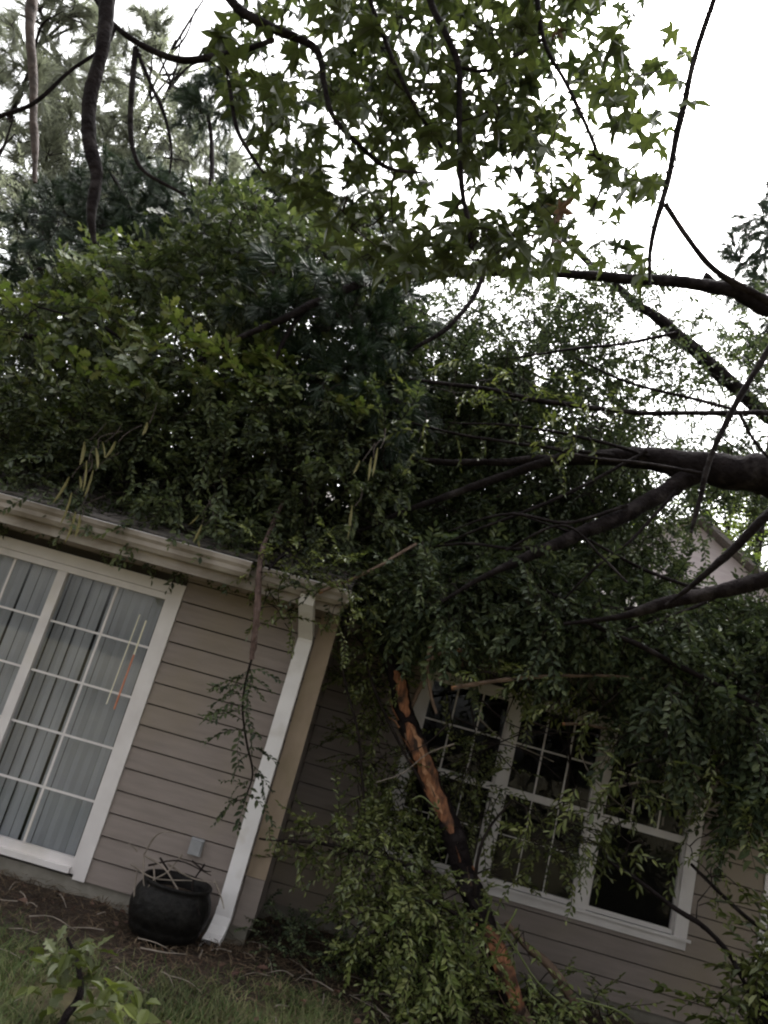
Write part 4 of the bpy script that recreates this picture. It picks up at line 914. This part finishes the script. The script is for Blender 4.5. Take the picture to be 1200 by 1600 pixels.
edge = lambda x: -.46 + .2 * math.sin(x * 1.7) + .12 * math.sin(x * 4.3)
gr = scatter_blades(60000, (-3.2, 3.0), (-3.0, -.25), (.02, .08), .003, (.4, 2.2), 'grass', 'grass', lambda x, y: (rnd.random() < min(1, max(0, (edge(x) - y) * 1.6)) * (.35 + 1.3 * (mnoise.noise(Vector((x * 2.2, y * 2.2, 0))) + .45)) ))
gr['label'] = 'thin short grass on the lawn before the house'; gr['category'] = 'grass'
lt = scatter_blades(26000, (-3.4, 4.2), (-1.3, .86), (.04, .13), .0034, (.9, 1.3), 'pine_straw', 'litter', lambda x, y: (y < -.03 or x > .02) and rnd.random() < .35 + .65 * min(1, max(0, (y - edge(x) + .25) * 3)), True)
lt['label'] = 'reddish pine straw litter strewn along the foot of the wall'; lt['category'] = 'litter'
# dry leaves lying on bed and lawn
for i in range(150):
    x_, y_ = rnd.uniform(-2.9, 2.6), rnd.uniform(-2.0, -.06)
    V, F = leaf_oval(1, .5, .3, .2) if i % 2 else leaf_lobed()
    rest_ = MB().add(xf(V, rand_rot(np.array([rnd.uniform(-1, 1), rnd.uniform(-1, 1), rnd.uniform(-.15, .2)]), rnd.uniform(-.5, .5)), np.array([x_, y_, .035 if y_ < -.9 else .075]), rnd.uniform(.04, .08)), F)
    if i == 0: acc = MB()
    acc.add(np.concatenate(rest_.v), np.concatenate(rest_.f))
dl = acc.build('dry_leaves', K['leaf_brown'], kind='stuff'); dl['label'] = 'brown dry leaves scattered over the bed and lawn'; dl['category'] = 'leaves'

acc = MB()
for i in range(170):
    x_, y_ = rnd.uniform(-2.9, 3.4), rnd.uniform(-1.7, -.05) if i % 4 else rnd.uniform(-.6, .7)
    if x_ < .05 and y_ > -.06: continue
    a = rnd.uniform(0, 6.28); l_ = rnd.uniform(.06, .3); z_ = .03 if y_ < -.8 else .07
    P = smooth_path([(x_, y_, z_), (x_ + math.cos(a) * l_ * .5 + rnd.uniform(-.02, .02), y_ + math.sin(a) * l_ * .5, z_ + rnd.uniform(0, .03)), (x_ + math.cos(a) * l_, y_ + math.sin(a) * l_, z_ + rnd.uniform(-.02, .02))], 3)
    acc.tube(P, np.linspace(rnd.uniform(.002, .006), .0015, len(P)), 4, rough=.1)
tl = acc.build('twig_litter', K['stickgrey'], kind='stuff'); tl['label'] = 'small dead twigs strewn over the bed and lawn'; tl['category'] = 'twigs'

# ------------------------------------------------------------------ behind the house
def far_tree(name, label, x, y, h, rad, n, mat, trunk_r=.16, cz=.55, proto='far', scale=(.8, 1.3), cl=.0, group=None, lean=0):
    b = np.array([x, y, 0.0]); o = thing(name, label, 'tree', b, group)
    P = smooth_path([b, b + [rnd.uniform(-.3, .3), 0, h * .4], b + [rnd.uniform(-.5, .5) + lean, 0, h * .75], b + [rnd.uniform(-.5, .5) + lean, 0, h * .98]], 6)
    MB().tube(P, np.linspace(trunk_r, .03, len(P)), 9, rough=.05).build('trunk', K['bark'], o, smooth=True)
    sk = [P]
    for _ in range(16):
        i = rnd.randrange(len(P) // 3, len(P) - 1); a = rnd.uniform(0, 6.28); l = rad * rnd.uniform(.5, 1.0); e = P[i] + np.array([math.cos(a) * l, math.sin(a) * l, l * rnd.uniform(.1, .7)])
        Q = smooth_path([P[i], (P[i] + e) / 2 + R.normal(0, .15, 3), e], 5); MB().tube(Q, np.linspace(trunk_r * .35, .015, len(Q)), 6).build('limb', K['bark'], o, smooth=True); sk.append(Q)
    A = []
    while len(A) < n:
        u = R.normal(0, 1, 3); u /= np.linalg.norm(u); u *= rnd.random() ** .4; p = b + np.array([lean, 0, h * (1 - cz * .5)]) + u * [rad, rad, h * cz * .5]
        if mnoise.noise(Vector(p) * .7) < cl: continue
        A.append(p)
    fo = Foliage(); tw = MB(); grow(fo, tw, np.array(A), np.concatenate(sk), PROTO[proto], (2, 3), scale, 2.5, .1, .012)
    fo.build('crown', [K[mat], K['barkwet']], o); tw.build('twigs', K['barkwet'], o, kind='stuff'); return o


BG = 'pale trees standing behind the house'
far_tree('backyard_tree', 'tall pale tree at the far left behind the pine top', -15.0, 14, 22, 3.4, 150, 'leaf_hazed', cz=.5, proto='needle', scale=(2.6, 4.2), group=BG)
far_tree('backyard_tree', 'slender pale tree rising between the hanging branches', -11.2, 15, 21, 2.6, 330, 'leaf_hazed', cz=.55, group=BG)
far_tree('backyard_tree', 'broad pale tree showing through gaps above the roof', -10.2, 19, 22.5, 3.4, 150, 'leaf_hazed', cz=.5, proto='needle', scale=(2.8, 4.4), group=BG)
far_tree('backyard_tree', 'lower green tree filling the left edge behind the fallen oak', -12.5, 10, 12.5, 3.0, 420, 'leaf_hazed', group=BG)
far_tree('backyard_tree', 'feathery pale pine behind the dark hanging branch', -13.0, 17, 24, 3.0, 150, 'leaf_hazed', cz=.6, proto='needle', scale=(2.6, 4.2), group=BG)
far_tree('backyard_tree', 'green tree with sunlight put into its leaf colour behind the limbs at the right edge', 10.8, 18, 13.0, 3.0, 420, 'leaf_sunlit_tone', group=BG)
far_tree('backyard_tree', 'bright green tree peeping below the thick limb', 6.6, 18.5, 11.0, 2.6, 360, 'leaf_sunlit_tone', group=BG)
far_tree('backyard_pine', 'far pine with dark tufts cut by the right picture edge', 10.6, 16, 27, 2.1, 200, 'needle', proto='needle', scale=(2.2, 3.4), cz=.45)

ST = 'unseen trees added to shade the house front'  # trees behind the camera, added to shade the front and darken window reflections
for tx_, ty_, th_, tr_, lb in ((-5.0, -18, 16, 4.4, 'unseen dense tree added for shade opposite the sliding door'), (4.5, -16, 16, 4.6, 'unseen dense tree added for shade opposite the triple window'), (12, -14, 15, 4.5, 'unseen dense tree added for shade opposite the broken shrub, farther along'), (17, -7, 14, 4.2, 'unseen dense tree added for shade beside the fallen trunk')):
    far_tree('added_shade_tree', lb, tx_, ty_, th_, tr_, 330, 'leaf_oak', .22, .8, scale=(1.6, 2.4), group=ST)

# neighbouring house: pinkish gable glimpsed through the leaves
nb = thing('neighbour_house', 'pinkish gable of a neighbouring house glimpsed through leaves at the right', 'house', (7.4, 10.0, 0))
pk = at(1085, 815, 10.0)
xg, zg = pk[0], pk[2]
m = MB(); m.add([(xg - 2.8, 10, 0), (xg + 2.8, 10, 0), (xg + 2.8, 10, zg - 1.7), (xg, 10, zg), (xg - 2.8, 10, zg - 1.7)], [(0, 1, 2, 3, 4)])
m.add([(xg - 2.8, 16, 0), (xg + 2.8, 16, 0), (xg + 2.8, 16, zg - 1.7), (xg, 16, zg), (xg - 2.8, 16, zg - 1.7)], [(4, 3, 2, 1, 0)])
m.add([(xg - 2.8, 10, 0), (xg - 2.8, 16, 0), (xg - 2.8, 16, zg - 1.7), (xg - 2.8, 10, zg - 1.7), (xg + 2.8, 10, 0), (xg + 2.8, 16, 0), (xg + 2.8, 16, zg - 1.7), (xg + 2.8, 10, zg - 1.7)], [(0, 1, 2, 3), (7, 6, 5, 4)])
m.build('wall', K['pinkwall'], nb)
for s in (-1, 1):
    MB().add([(xg, 9.7, zg + .12), (xg + s * 3.1, 9.7, zg - 1.75), (xg + s * 3.1, 16.3, zg - 1.75), (xg, 16.3, zg + .12), (xg, 9.7, zg + .02), (xg + s * 3.1, 9.7, zg - 1.85), (xg + s * 3.1, 16.3, zg - 1.85), (xg, 16.3, zg + .02)], [(0, 1, 2, 3), (7, 6, 5, 4), (0, 4, 5, 1), (1, 5, 6, 2)]).build('roof', K['shingle'], nb)
